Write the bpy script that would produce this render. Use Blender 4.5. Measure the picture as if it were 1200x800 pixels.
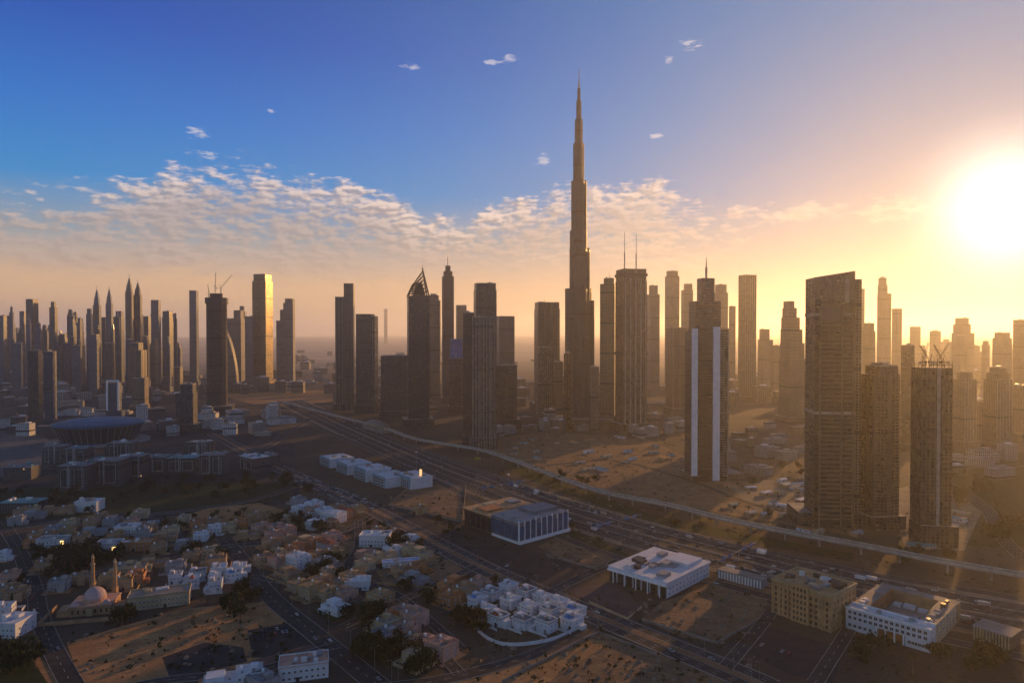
import bpy, math, random
from math import radians, sin, cos, tan, atan2, sqrt, pi, hypot, asin
from mathutils import Vector, Matrix

random.seed(11)
for o in list(bpy.data.objects): bpy.data.objects.remove(o)
SC = bpy.context.scene
COL = SC.collection

# ------------------------------------------------------------------ camera
CAM_H, FOC, PITCH = 220.0, 800.0, radians(0.86)     # metres, pixels of the 1200 px wide photograph, looking slightly down
cam_data = bpy.data.cameras.new('camera')
cam_data.lens = 24.0; cam_data.sensor_width = 36.0
cam_data.clip_start = 1.0; cam_data.clip_end = 200000.0
cam = bpy.data.objects.new('camera', cam_data); COL.objects.link(cam)
cam.location = (0, 0, CAM_H); cam.rotation_euler = (pi/2 - PITCH, 0, 0)
SC.camera = cam

# ------------------------------------------------------------------ light, sky, exposure
SUN_AZ, SUN_EL = radians(35.9), radians(8.2)        # azimuth clockwise from +Y
sun_dir = Vector((sin(SUN_AZ)*cos(SUN_EL), cos(SUN_AZ)*cos(SUN_EL), sin(SUN_EL)))
sun_data = bpy.data.lights.new('sun', 'SUN')
sun_data.energy = 3.7; sun_data.angle = radians(0.5); sun_data.color = (1.0, 0.51, 0.155)
sun = bpy.data.objects.new('sun', sun_data); COL.objects.link(sun)
sun.rotation_euler = sun_dir.to_track_quat('Z', 'Y').to_euler()

SC.view_settings.view_transform = 'Standard'; SC.view_settings.look = 'None'
SC.view_settings.gamma = 1.0; SC.view_settings.exposure = 0.6
SC.view_settings.use_curve_mapping = False
SC.cycles.use_denoising = True
SC.cycles.max_bounces = 6; SC.cycles.diffuse_bounces = 2; SC.cycles.glossy_bounces = 2
SC.cycles.volume_bounces = 3; SC.cycles.transparent_max_bounces = 6

class NT:
    """small helper round a node tree"""
    def __init__(s, tree):
        s.t = tree; s.n = tree.nodes; s.l = tree.links
    def add(s, typ, **kw):
        nd = s.n.new(typ)
        for k, v in kw.items(): setattr(nd, k, v)
        return nd
    def put(s, sock, v):
        if hasattr(v, 'is_linked') or isinstance(v, bpy.types.NodeSocket): s.l.new(v, sock)
        elif isinstance(v, (tuple, list)) and sock.type == 'RGBA' and len(v) == 3: sock.default_value = (*v, 1)
        else: sock.default_value = v
    def m(s, op, a, b=0.0, c=0.0, clamp=False):
        nd = s.add('ShaderNodeMath', operation=op, use_clamp=clamp)
        for i, v in enumerate((a, b, c)): s.put(nd.inputs[i], v)
        return nd.outputs[0]
    def vm(s, op, a, b=(0, 0, 0), scale=None):
        nd = s.add('ShaderNodeVectorMath', operation=op)
        s.put(nd.inputs[0], a); s.put(nd.inputs[1], b)
        if scale is not None: s.put(nd.inputs[3], scale)
        return nd.outputs['Value'] if op in ('DOT_PRODUCT', 'LENGTH', 'DISTANCE') else nd.outputs[0]
    def mix(s, f, a, b, typ='MIX'):
        nd = s.add('ShaderNodeMix', data_type='RGBA', blend_type=typ)
        s.put(nd.inputs[0], f); s.put(nd.inputs[6], a); s.put(nd.inputs[7], b)
        return nd.outputs[2]
    def ramp(s, f, stops, interp='LINEAR'):
        nd = s.add('ShaderNodeValToRGB'); cr = nd.color_ramp; cr.interpolation = interp
        while len(cr.elements) < len(stops): cr.elements.new(0.5)
        for e, (p, c) in zip(cr.elements, stops):
            e.position = p; e.color = (*c, 1) if len(c) == 3 else c
        s.put(nd.inputs[0], f)
        return nd.outputs[0]
    def noise(s, vec, scale, detail=3.0, rough=0.55, out=0, dim='3D'):
        nd = s.add('ShaderNodeTexNoise', noise_dimensions=dim)
        if vec is not None: s.put(nd.inputs['Vector'], vec)
        nd.inputs['Scale'].default_value = scale; nd.inputs['Detail'].default_value = detail
        nd.inputs['Roughness'].default_value = rough
        return nd.outputs[out]
    def step(s, v, a, b):
        nd = s.add('ShaderNodeMapRange', interpolation_type='SMOOTHSTEP')
        s.put(nd.inputs[0], v); nd.inputs[1].default_value = a; nd.inputs[2].default_value = b
        return nd.outputs[0]

def build_world():
    w = bpy.data.worlds.new('World'); SC.world = w; w.use_nodes = True
    t = NT(w.node_tree); t.n.clear()
    d = t.add('ShaderNodeTexCoord').outputs['Generated']
    d = t.vm('NORMALIZE', d)
    sep = t.add('ShaderNodeSeparateXYZ'); t.l.new(d, sep.inputs[0])
    x, y, z = sep.outputs
    sky = t.add('ShaderNodeTexSky', sky_type='NISHITA', sun_disc=False)
    sky.sun_elevation = SUN_EL; sky.sun_rotation = SUN_AZ
    sky.altitude = 200; sky.air_density = 1.0; sky.dust_density = 2.0; sky.ozone_density = 2.0
    # clear air: deep blue overhead, peach haze low down
    zz = t.m('MAXIMUM', z, 0.0)
    base = t.ramp(zz, SKY_RAMP)
    ca = t.vm('DOT_PRODUCT', d, tuple(sun_dir))
    ang = t.m('MULTIPLY', t.m('ARCCOSINE', t.m('MINIMUM', ca, 1.0)), 57.2958)
    # unseen sky behind the viewer, lightened to fill the shaded faces
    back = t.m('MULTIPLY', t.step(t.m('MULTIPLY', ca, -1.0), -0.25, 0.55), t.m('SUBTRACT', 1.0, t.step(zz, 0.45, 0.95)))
    base = t.mix(t.m('MULTIPLY', back, 0.85), base, BACK_SKY_FILL)
    # bright core round the sun; wider terms dim the sky against haze glow
    g1 = t.m('EXPONENT', t.m('MULTIPLY', t.m('POWER', t.m('DIVIDE', ang, 3.5), 2.0), -1.0))
    g2 = t.m('EXPONENT', t.m('MULTIPLY', t.m('POWER', t.m('DIVIDE', ang, DIM_W), 1.5), -1.0))
    low = t.m('SUBTRACT', 1.0, t.step(zz, 0.0, 0.30))
    g3 = t.m('MULTIPLY', t.m('EXPONENT', t.m('MULTIPLY', t.m('POWER', t.m('DIVIDE', ang, 34.0), 2.0), -1.0)), low)
    wf = t.m('MINIMUM', t.m('ADD', t.m('MULTIPLY', g2, DIM_A), t.m('MULTIPLY', g3, DIM_B)), 1.0)
    base = t.mix(t.m('MULTIPLY', t.m('EXPONENT', t.m('MULTIPLY', t.m('POWER', t.m('DIVIDE', ang, 36.0), 2.0), -1.0)), t.m('MULTIPLY', t.step(zz, 0.12, 0.26), 0.85)), base, (.0, .19, .41))
    col = t.mix(wf, base, DIM_C)
    # --- altocumulus bank, laid out by compass bearing and elevation
    az = t.m('MULTIPLY', t.m('ARCTAN2', x, y), 57.2958)      # degrees clockwise from +Y
    el = t.m('MULTIPLY', t.m('ARCSINE', z), 57.2958)
    cmb = t.add('ShaderNodeCombineXYZ'); t.put(cmb.inputs[0], az); t.put(cmb.inputs[1], t.m('MULTIPLY', el, 2.3))
    uv = cmb.outputs[0]
    wob = t.noise(uv, 0.10, 3, 0.5)
    big = t.noise(uv, 0.16, 4, 0.6)
    puff = t.noise(uv, 0.62, 6, 0.60)
    puff2 = t.noise(t.vm('ADD', uv, (0.30, 0.55, 0.0)), 0.62, 6, 0.60)
    fine = t.noise(t.vm('MULTIPLY', uv, (0.5, 1.0, 1.0)), 1.9, 5, 0.6)
    # top edge of the bank as a curve over the bearing, in degrees of elevation
    cv = t.add('ShaderNodeFloatCurve'); cm = cv.mapping.curves[0]
    pts = [(-60, 10.6), (-37, 11.6), (-32, 12.0), (-27, 12.8), (-22, 13.8), (-18.5, 13.4), (-11.3, 12.2), (-6.4, 10.6), (0, 11.8), (7, 13.0), (12.7, 12.9), (16, 11.2), (29, 10.6), (34, 10.0), (60, 6)]
    while len(cm.points) < len(pts): cm.points.new(0.5, 0.5)
    for p, (a, e) in zip(cm.points, pts): p.location = ((a+60)/120, e/20)
    cv.mapping.update()
    t.put(cv.inputs[1], t.m('DIVIDE', t.m('ADD', az, 60.0), 120.0, clamp=True))
    top = t.m('ADD', t.m('MULTIPLY', cv.outputs[0], 20.0), t.m('MULTIPLY', t.m('SUBTRACT', wob, 0.5), 2.4))
    below = t.m('SUBTRACT', top, el)                          # degrees under the top edge
    band_up = t.step(below, -0.8, 2.2)
    right_fade = t.m('SUBTRACT', 1.0, t.step(az, 12.0, 30.0))
    thin = t.m('MULTIPLY', t.step(az, 12.0, 26.0), t.step(below, 1.4, 3.4))      # only a thin streak towards the sun
    left_thin = t.m('SUBTRACT', 1.0, t.step(az, -36.0, -24.0))
    cover = t.m('SUBTRACT', t.m('MULTIPLY', band_up, 1.0), t.m('ADD', thin, t.m('MULTIPLY', left_thin, t.m('MULTIPLY', 0.42, t.m('SUBTRACT', 1.0, t.step(below, 2.4, 4.6))))))
    dens = t.m('ADD', t.m('ADD', t.m('ADD', puff, t.m('MULTIPLY', t.m('SUBTRACT', fine, 0.5), 0.50)), t.m('MULTIPLY', t.m('SUBTRACT', big, 0.5), 0.85)), t.m('MULTIPLY', t.m('SUBTRACT', cover, 0.80), 0.50))
    mask = t.m('MULTIPLY', t.step(dens, 0.37, 0.68), t.step(el, 2.5, 6.5))
    # a few torn wisps higher up
    wis = 0.0
    for (wa, we, ra, re) in ((-1.9, 21.4, 1.0, 0.28), (0.0, 21.6, 0.8, 0.35), (14.6, 22.0, 1.2, 0.5), (12.9, 21.0, 0.6, 0.3), (-24.6, 14.7, 1.0, 0.6), (-23.9, 13.2, 1.6, 0.30), (-19.4, 16.9, 0.5, 0.22), (12.0, 15.6, 0.7, 0.25), (-8.3, 20.9, 1.1, 0.28), (2.6, 14.0, 0.8, 0.6)):
        q = t.m('ADD', t.m('POWER', t.m('DIVIDE', t.m('SUBTRACT', az, wa), ra), 2.0), t.m('POWER', t.m('DIVIDE', t.m('SUBTRACT', el, we), re), 2.0))
        wis = t.m('ADD', wis, t.m('EXPONENT', t.m('MULTIPLY', q, -1.0)))
    puff3 = t.noise(t.vm('MULTIPLY', uv, (0.6, 1.0, 1.0)), 1.5, 6, 0.65)
    wmask = t.m('MULTIPLY', t.step(t.m('ADD', puff3, t.m('MULTIPLY', wis, 0.30)), 0.66, 0.86), t.step(wis, 0.05, 0.4))
    # lit towards the sun, grey-mauve underneath
    litf = t.step(t.m('ADD', t.m('SUBTRACT', puff, puff2), t.m('MULTIPLY', t.m('SUBTRACT', fine, .5), .3)), -0.12, 0.12)
    topf = t.m('SUBTRACT', 1.0, t.step(below, 0.8, 4.6))
    ccol = t.mix(t.m('MULTIPLY', litf, t.m('ADD', 0.25, t.m('MULTIPLY', topf, 0.75))), CLOUD_DARK, CLOUD_LIT)
    ccol = t.mix(t.m('MULTIPLY', g2, 0.85), ccol, (0.50, 0.40, 0.32))
    col = t.mix(t.m('MULTIPLY', mask, t.m('SUBTRACT', 0.80, t.m('MULTIPLY', t.step(az, 8.0, 24.0), 0.35))), col, ccol)
    col = t.mix(t.m('MULTIPLY', wmask, 0.60), col, (0.50, 0.47, 0.50))
    glow = t.mix(1.0, t.vm('SCALE', (1.0, 0.90, 0.78), scale=t.m('MULTIPLY', g1, 1.1)), (0, 0, 0), 'ADD')
    col = t.mix(1.0, col, glow, 'ADD')
    col = t.vm('SCALE', col, scale=1.0/SKY_STR)
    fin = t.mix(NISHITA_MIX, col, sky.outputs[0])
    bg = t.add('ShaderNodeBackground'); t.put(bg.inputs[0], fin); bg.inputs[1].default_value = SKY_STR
    out = t.add('ShaderNodeOutputWorld'); t.l.new(bg.outputs[0], out.inputs[0])

SKY_STR = 0.10
BACK_SKY_FILL = (0.150, 0.235, 0.325)
NISHITA_MIX = 0.02
DIM_W, DIM_A, DIM_B, DIM_C = 23.0, 0.90, 0.30, (0.03, 0.11, 0.22)
CLOUD_LIT, CLOUD_DARK = (0.76, 0.58, 0.47), (0.26, 0.215, 0.20)
SKY_RAMP = [(0.0, (.70, .42, .20)), (0.07, (.60, .37, .19)), (0.125, (.18, .25, .30)), (0.19, (.0, .175, .43)), (0.27, (.0, .118, .41)), (0.37, (.0, .056, .31)), (0.47, (.0, .036, .22)), (0.6, (.004, .03, .13)), (1.0, (.022, .032, .060))]
HAZE_D, HAZE_G, HAZE_C = 6.8e-5, 0.62, (0.93, 0.92, 0.88)
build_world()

# ------------------------------------------------------------------ helpers: photograph pixel -> place on the ground
def ray(px, py):
    a, b = (px-600.0), (400.0-py)
    return Vector((a, FOC*cos(PITCH) + b*sin(PITCH), -FOC*sin(PITCH) + b*cos(PITCH)))
def G(px, py, h=0.0):
    r = ray(px, py); k = (h-CAM_H)/r.z
    return Vector((r.x*k, r.y*k, h))
def X_at(px, D):   return (px-600.0)/FOC*D
def Z_at(py, D):   r = ray(600, py); return CAM_H + D*r.z/r.y
def pix(x, y, z=0.0):
    dz = z-CAM_H; f = y*cos(PITCH) - dz*sin(PITCH); u = y*sin(PITCH) + dz*cos(PITCH)
    return 600+FOC*x/f, 400-FOC*u/f

# ------------------------------------------------------------------ mesh builder
class MB:
    def __init__(s): s.v = []; s.f = []; s.mi = []; s.uv = []
    def quad(s, pts, m=0, uvs=None):
        i = len(s.v); s.v += [tuple(p) for p in pts]; s.f.append(tuple(range(i, i+len(pts)))); s.mi.append(m)
        s.uv.append(uvs or [(p[0], p[1]) for p in pts])
    def loft(s, rings, m=0, cap=None, capb=False, closed=True):
        """rings: lists of 3-D points, bottom to top; side faces get metres as UV"""
        n = len(rings[0])
        for a, b in zip(rings[:-1], rings[1:]):
            u = 0.0
            for k in range(n if closed else n-1):
                j = (k+1) % n
                w = (Vector(a[j])-Vector(a[k])).length; w2 = (Vector(b[j])-Vector(b[k])).length; w = max(w, w2)
                s.quad([a[k], a[j], b[j], b[k]], m, [(u, a[k][2]), (u+w, a[j][2]), (u+w, b[j][2]), (u, b[k][2])]); u += w
        if cap is not None: s.quad(rings[-1], cap)
        if capb: s.quad(list(reversed(rings[0])), cap if cap is not None else m)
    def prism(s, poly, z0, z1, m=0, cap=0, capb=False, top=1.0, c=None):
        if c is None: c = (sum(p[0] for p in poly)/len(poly), sum(p[1] for p in poly)/len(poly))
        s.loft([[(p[0], p[1], z0) for p in poly], [(c[0]+(p[0]-c[0])*top, c[1]+(p[1]-c[1])*top, z1) for p in poly]], m, cap, capb)
    def box(s, cx, cy, w, d, z0, z1, m=0, cap=None, rot=0.0, capb=True):
        ca, sa = cos(rot), sin(rot)
        poly = [(cx+x*ca-y*sa, cy+x*sa+y*ca) for x, y in ((-w/2, -d/2), (w/2, -d/2), (w/2, d/2), (-w/2, d/2))]
        s.prism(poly, z0, z1, m, m if cap is None else cap, capb)
    def cyl(s, cx, cy, r, z0, z1, m=0, n=10, r2=None, cap=None):
        r2 = r if r2 is None else r2
        ring = lambda rr, z: [(cx+rr*cos(2*pi*k/n), cy+rr*sin(2*pi*k/n), z) for k in range(n)]
        s.loft([ring(r, z0), ring(max(r2, 1e-3), z1)], m, m if cap is None else cap, True)
    def bar(s, a, b, r, m=0, n=4):
        a, b = Vector(a), Vector(b); d = (b-a).normalized(); e = d.orthogonal().normalized(); f = d.cross(e)
        ring = lambda p: [tuple(p + e*r*cos(2*pi*k/n+.78) + f*r*sin(2*pi*k/n+.78)) for k in range(n)]
        s.loft([ring(a), ring(b)], m, m, True)
    def build(s, name, mats, parent=None, loc=None):
        me = bpy.data.meshes.new(name); me.from_pydata(s.v, [], s.f)
        if not isinstance(mats, (list, tuple)): mats = [mats]
        for m in mats: me.materials.append(m)
        me.polygons.foreach_set('material_index', s.mi)
        ul = me.uv_layers.new(name='UVMap'); flat = []
        for q in s.uv:
            for p in q: flat += [p[0], p[1]]
        ul.data.foreach_set('uv', flat); me.update()
        return link(name, me, parent, loc)
def link(name, me, parent=None, loc=None):
    o = bpy.data.objects.new(name, me); COL.objects.link(o)
    if parent is not None: o.parent = parent
    if loc is not None: o.location = loc
    return o
def tag(o, label=None, cat=None, group=None, kind=None):
    if label: o['label'] = label
    if cat: o['category'] = cat
    if group: o['group'] = group
    if kind: o['kind'] = kind
    return o
def thing(name, label, cat, loc=(0, 0, 0), rot=0.0, group=None):
    o = bpy.data.objects.new(name, None); COL.objects.link(o); o.empty_display_size = 2
    o.location = loc; o.rotation_euler = (0, 0, rot)
    return tag(o, label, cat, group)
KIDS = {}
def kids(o):
    if o.name not in KIDS: KIDS[o.name] = [c for c in o.children]
    return KIDS[o.name]
def dup(root, loc, rot=0.0, scale=None, label=None, group=None, swap=None):
    """copy of a thing with copies of its parts and sub-parts; swap gives it its own paint"""
    def cp(o, parent):
        c = o.copy(); COL.objects.link(c)
        if parent is not None: c.parent = parent
        if swap and o.type == 'MESH':
            for sl in c.material_slots:
                if sl.material.name in swap:
                    mm = swap[sl.material.name]; sl.link = 'OBJECT'; sl.material = mm
        for ch in kids(o): cp(ch, c)
        return c
    r = cp(root, None); r.location = loc; r.rotation_euler = (0, 0, rot)
    if scale: r.scale = scale if isinstance(scale, (tuple, list)) else (scale,)*3
    if label: r['label'] = label
    if group: r['group'] = group
    elif 'group' in r: del r['group']
    return r

# ------------------------------------------------------------------ materials
MATS = {}
def plain(name, col, rough=0.8, var=0.25, scale=0.15, metal=0.0, spec=0.3):
    if name in MATS: return MATS[name]
    m = bpy.data.materials.new(name); m.use_nodes = True; t = NT(m.node_tree); MATS[name] = m
    b = t.n['Principled BSDF']
    pos = t.add('ShaderNodeNewGeometry').outputs['Position']
    n = t.m('ADD', t.m('MULTIPLY', t.noise(pos, scale, 4), 0.6), t.m('MULTIPLY', t.noise(pos, scale*9, 3), 0.4))
    f = t.step(n, 0.35, 0.65)
    c = t.mix(f, tuple(x*(1-var) for x in col), tuple(min(1, x*(1+var)) for x in col))
    t.put(b.inputs['Base Color'], c); b.inputs['Roughness'].default_value = rough
    b.inputs['Metallic'].default_value = metal; b.inputs['Specular IOR Level'].default_value = spec
    return m
def facade(name, glass, frame, fh=3.8, bw=3.2, sp=0.30, mu=0.18, rough=0.18, spec=0.8, band=None, group=0, gv=0.5, lit=0.0, metal=0.0):
    """curtain wall in metres of UV: floor bands, mullions, every pane a little different; group = wide pier every n bays"""
    if name in MATS: return MATS[name]
    m = bpy.data.materials.new(name); m.use_nodes = True; t = NT(m.node_tree); MATS[name] = m
    b = t.n['Principled BSDF']
    uvn = t.add('ShaderNodeUVMap'); sep = t.add('ShaderNodeSeparateXYZ'); t.l.new(uvn.outputs[0], sep.inputs[0])
    u, v = sep.outputs[0], sep.outputs[1]
    us, vs = t.m('DIVIDE', u, bw), t.m('DIVIDE', v, fh)
    fu, fv = t.m('FRACT', us), t.m('FRACT', vs)
    fr = t.m('MAXIMUM', t.m('LESS_THAN', fu, mu), t.m('LESS_THAN', fv, sp))
    if group:
        fr = t.m('MAXIMUM', fr, t.m('LESS_THAN', t.m('FRACT', t.m('DIVIDE', us, float(group))), 0.9/group))
    cell = t.add('ShaderNodeCombineXYZ'); t.put(cell.inputs[0], t.m('FLOOR', us)); t.put(cell.inputs[1], t.m('FLOOR', vs))
    oi = t.add('ShaderNodeObjectInfo'); t.put(cell.inputs[2], t.m('MULTIPLY', oi.outputs['Random'], 91.0))
    wn = t.add('ShaderNodeTexWhiteNoise', noise_dimensions='3D'); t.l.new(cell.outputs[0], wn.inputs['Vector'])
    r = wn.outputs['Value']
    pos = t.add('ShaderNodeNewGeometry').outputs['Position']
    st = t.noise(pos, 0.03, 4)
    big = t.add('ShaderNodeCombineXYZ'); t.put(big.inputs[0], t.m('FLOOR', t.m('DIVIDE', us, 5.0))); t.put(big.inputs[1], t.m('FLOOR', t.m('DIVIDE', vs, 7.0))); t.put(big.inputs[2], t.m('MULTIPLY', oi.outputs['Random'], 37.0))
    wn2 = t.add('ShaderNodeTexWhiteNoise', noise_dimensions='3D'); t.l.new(big.outputs[0], wn2.inputs['Vector'])
    gcol = t.mix(r, tuple(x*(1-gv) for x in glass), tuple(x*(1+gv) for x in glass))
    fcol = t.mix(t.step(st, 0.3, 0.7), tuple(x*0.8 for x in frame), tuple(min(1, x*1.15) for x in frame))
    gcol = t.mix(t.m('MULTIPLY', wn2.outputs['Value'], .55), gcol, tuple(x*.35 for x in glass))
    blind = t.m('GREATER_THAN', r, .93); gcol = t.mix(t.m('MULTIPLY', blind, .8), gcol, tuple(x*.75 for x in frame))          # drawn blinds
    louvre = t.m('LESS_THAN', t.m('FRACT', t.m('ADD', t.m('DIVIDE', vs, 21.0), oi.outputs['Random'])), .055)
    fcol = t.mix(t.m('MULTIPLY', t.step(t.noise(t.vm('MULTIPLY', pos, (1.0, 1.0, .12)), .35, 3), .5, .8), .35), fcol, tuple(x*.5 for x in frame))   # rain streaks
    t.put(b.inputs['Base Color'], t.mix(louvre, t.mix(fr, gcol, fcol), (.03, .03, .03)))
    t.put(b.inputs['Roughness'], t.m('ADD', t.m('ADD', rough, t.m('MULTIPLY', r, 0.10)), t.m('MULTIPLY', fr, 0.35)))
    b.inputs['Specular IOR Level'].default_value = spec; b.inputs['Metallic'].default_value = metal
    if lit > 0:
        on = t.m('MULTIPLY', t.m('GREATER_THAN', r, 1.0-lit), t.m('SUBTRACT', 1.0, fr))
        t.put(b.inputs['Emission Color'], (1.0, 0.55, 0.2)); t.put(b.inputs['Emission Strength'], t.m('MULTIPLY', on, 0.35))
    return m
def foliage(name, a, b_):
    if name in MATS: return MATS[name]
    m = bpy.data.materials.new(name); m.use_nodes = True; t = NT(m.node_tree); MATS[name] = m
    b = t.n['Principled BSDF']; g = t.add('ShaderNodeNewGeometry')
    t.put(b.inputs['Base Color'], t.mix(g.outputs['Random Per Island'], a, b_)); b.inputs['Roughness'].default_value = 0.85
    b.inputs['Specular IOR Level'].default_value = 0.1
    return m
def lampmat(name, col, s):
    if name in MATS: return MATS[name]
    m = bpy.data.materials.new(name); m.use_nodes = True; MATS[name] = m
    b = m.node_tree.nodes['Principled BSDF']; b.inputs['Emission Color'].default_value = (*col, 1); b.inputs['Emission Strength'].default_value = s
    return m

M_CONC = plain('concrete', (.30, .27, .24)); M_ROOF = plain('roof_screed', (.26, .23, .20), scale=0.08)
M_DARK = plain('dark_metal', (.04, .042, .045), 0.5); M_STEEL = plain('steel', (.30, .29, .28), 0.45, metal=.5)
M_WHITE = plain('white_panel', (.82, .83, .85), 0.5, .08); M_GLASS = plain('window_glass', (.025, .03, .038), 0.12, .3, spec=.8)
M_GLASSB = plain('blue_glass', (.03, .10, .20), 0.12, .3, spec=.8)
F_DARK = facade('dark_glass_facade', (.022, .026, .032), (.055, .055, .058), 3.8, 3.0)
F_BLUE = facade('blue_glass_facade', (.022, .055, .11), (.055, .085, .135), 3.8, 2.6, .26, .14)
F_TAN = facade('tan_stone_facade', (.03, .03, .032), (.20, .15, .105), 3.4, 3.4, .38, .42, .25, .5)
F_BROWN = facade('brown_facade', (.018, .017, .016), (.085, .062, .044), 3.6, 4.5, .26, .28, .14, .9, group=4)
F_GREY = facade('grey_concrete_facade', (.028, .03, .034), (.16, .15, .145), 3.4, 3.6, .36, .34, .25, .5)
F_RIB = facade('ribbed_facade', (.024, .026, .03), (.17, .15, .135), 3.8, 5.0, .12, .40, .2, .6)
F_RIBD = facade('dark_ribbed_facade', (.017, .018, .02), (.075, .066, .058), 3.8, 4.2, .14, .34, .2, .6)
F_BAND = facade('banded_balcony_facade', (.03, .032, .034), (.34, .30, .25), 3.5, 6.0, .40, .08, .25, .5)
F_BAND2 = facade('dark_banded_facade', (.020, .019, .018), (.070, .056, .043), 3.6, 7.0, .34, .10, .22, .6)
F_GOLD = facade('sunlit_gold_facade', (.19, .135, .07), (.05, .045, .04), 3.8, 6.5, .10, .30, .26, 1.0, gv=.2, metal=.85)  # reflective panes with the gold of the low sun put into their colour
F_SILVER = facade('silver_glass_facade', (.025, .042, .058), (.062, .088, .108), 4.0, 3.6, .24, .26, .5, .2, gv=.25)
F_RAW = facade('unfinished_concrete_facade', (.02, .02, .02), (.13, .12, .11), 3.5, 5.0, .28, .16, .8, .1)
F_LOW = facade('low_rise_facade', (.03, .03, .034), (.36, .33, .30), 3.4, 3.0, .45, .50, .3, .4)
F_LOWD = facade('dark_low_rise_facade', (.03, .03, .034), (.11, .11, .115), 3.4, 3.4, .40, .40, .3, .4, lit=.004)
F_LOWW = facade('white_low_rise_facade', (.04, .06, .08), (.62, .63, .65), 3.4, 3.2, .45, .45, .3, .4)
F_NAVY = facade('navy_glass_facade', (.010, .016, .026), (.024, .032, .046), 3.8, 3.0, .22, .14, .14, .9)

# ------------------------------------------------------------------ ground, lots, roads
def ground_mat():
    m = bpy.data.materials.new('sandy_ground'); m.use_nodes = True; t = NT(m.node_tree); b = t.n['Principled BSDF']
    pos = t.add('ShaderNodeNewGeometry').outputs['Position']
    n1 = t.noise(pos, 0.004, 5, 0.6); n2 = t.noise(pos, 0.03, 5, 0.65); n3 = t.noise(pos, 0.35, 4, 0.6)
    c = t.ramp(n1, [(.30, (.042, .036, .032)), (.46, (.082, .062, .045)), (.60, (.125, .085, .053)), (.75, (.06, .048, .038))])
    c = t.mix(t.m('MULTIPLY', t.step(n2, .42, .70), 0.75), c, (.060, .056, .052))
    c = t.mix(t.m('MULTIPLY', t.step(n3, .45, .75), 0.35), c, (.20, .15, .105))
    # low dark scrub
    c = t.mix(t.m('MULTIPLY', t.step(t.noise(pos, .09, 4, .7), .60, .68), .6), c, (.035, .04, .022))
    dist = t.vm('LENGTH', pos)
    c = t.mix(t.m('MULTIPLY', t.step(dist, 2800.0, 6000.0), .8), c, t.ramp(t.noise(pos, .0012, 5, .6), [(.35, (.42, .32, .22)), (.65, (.60, .47, .33))]))   # open desert beyond the city, paled with distance in place of haze
    t.put(b.inputs['Base Color'], c); b.inputs['Roughness'].default_value = .95; b.inputs['Specular IOR Level'].default_value = .1
    return m
def lot_mat(name, a, b_, sc=0.05, tracks=True):
    if name in MATS: return MATS[name]
    m = bpy.data.materials.new(name); m.use_nodes = True; t = NT(m.node_tree); b = t.n['Principled BSDF']; MATS[name] = m
    pos = t.add('ShaderNodeNewGeometry').outputs['Position']
    n1 = t.noise(pos, sc, 6, 0.65); n2 = t.noise(pos, sc*12, 4, .6)
    c = t.mix(t.step(n1, .35, .65), a, b_)
    c = t.mix(t.m('MULTIPLY', t.step(n2, .42, .66), .55), c, tuple(x*.5 for x in a))
    c = t.mix(t.m('MULTIPLY', t.step(t.noise(pos, sc*3.5, 5, .7), .52, .70), .5), c, tuple(min(1, x*1.35) for x in b_))
    if tracks:
        w = t.add('ShaderNodeTexWave', wave_type='RINGS', rings_direction='Z'); t.put(w.inputs['Vector'], pos)
        w.inputs['Scale'].default_value = .03; w.inputs['Distortion'].default_value = 16; w.inputs['Detail'].default_value = 3
        w.inputs['Detail Scale'].default_value = .25
        c = t.mix(t.m('MULTIPLY', t.step(w.outputs['Fac'], .90, .98), .55), c, tuple(x*.55 for x in b_))
    t.put(b.inputs['Base Color'], c); b.inputs['Roughness'].default_value = .95; b.inputs['Specular IOR Level'].default_value = .1
    return m
M_GROUND = ground_mat()
L_SAND = lot_mat('orange_sand', (.33, .175, .075), (.48, .27, .125)); L_BROWN = lot_mat('brown_sand', (.19, .118, .068), (.32, .20, .115))
L_PALE = lot_mat('pale_sand', (.25, .18, .115), (.36, .27, .18)); L_ASPH = lot_mat('old_asphalt', (.040, .040, .044), (.066, .062, .062), .08, False)
L_MAUVE = lot_mat('paving_mauve', (.11, .075, .07), (.15, .105, .09), .07, False); L_GREEN = lot_mat('grass_green', (.028, .042, .016), (.05, .062, .024), .09, False)
L_PAVE = lot_mat('grey_paving', (.12, .12, .125), (.17, .165, .16), .07, False); M_ROAD = lot_mat('asphalt', (.048, .046, .046), (.080, .074, .070), .02, False)
M_KERB = plain('kerb_stone', (.28, .26, .24)); M_PAINT = plain('road_paint', (.55, .54, .50), .7, .2)

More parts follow.
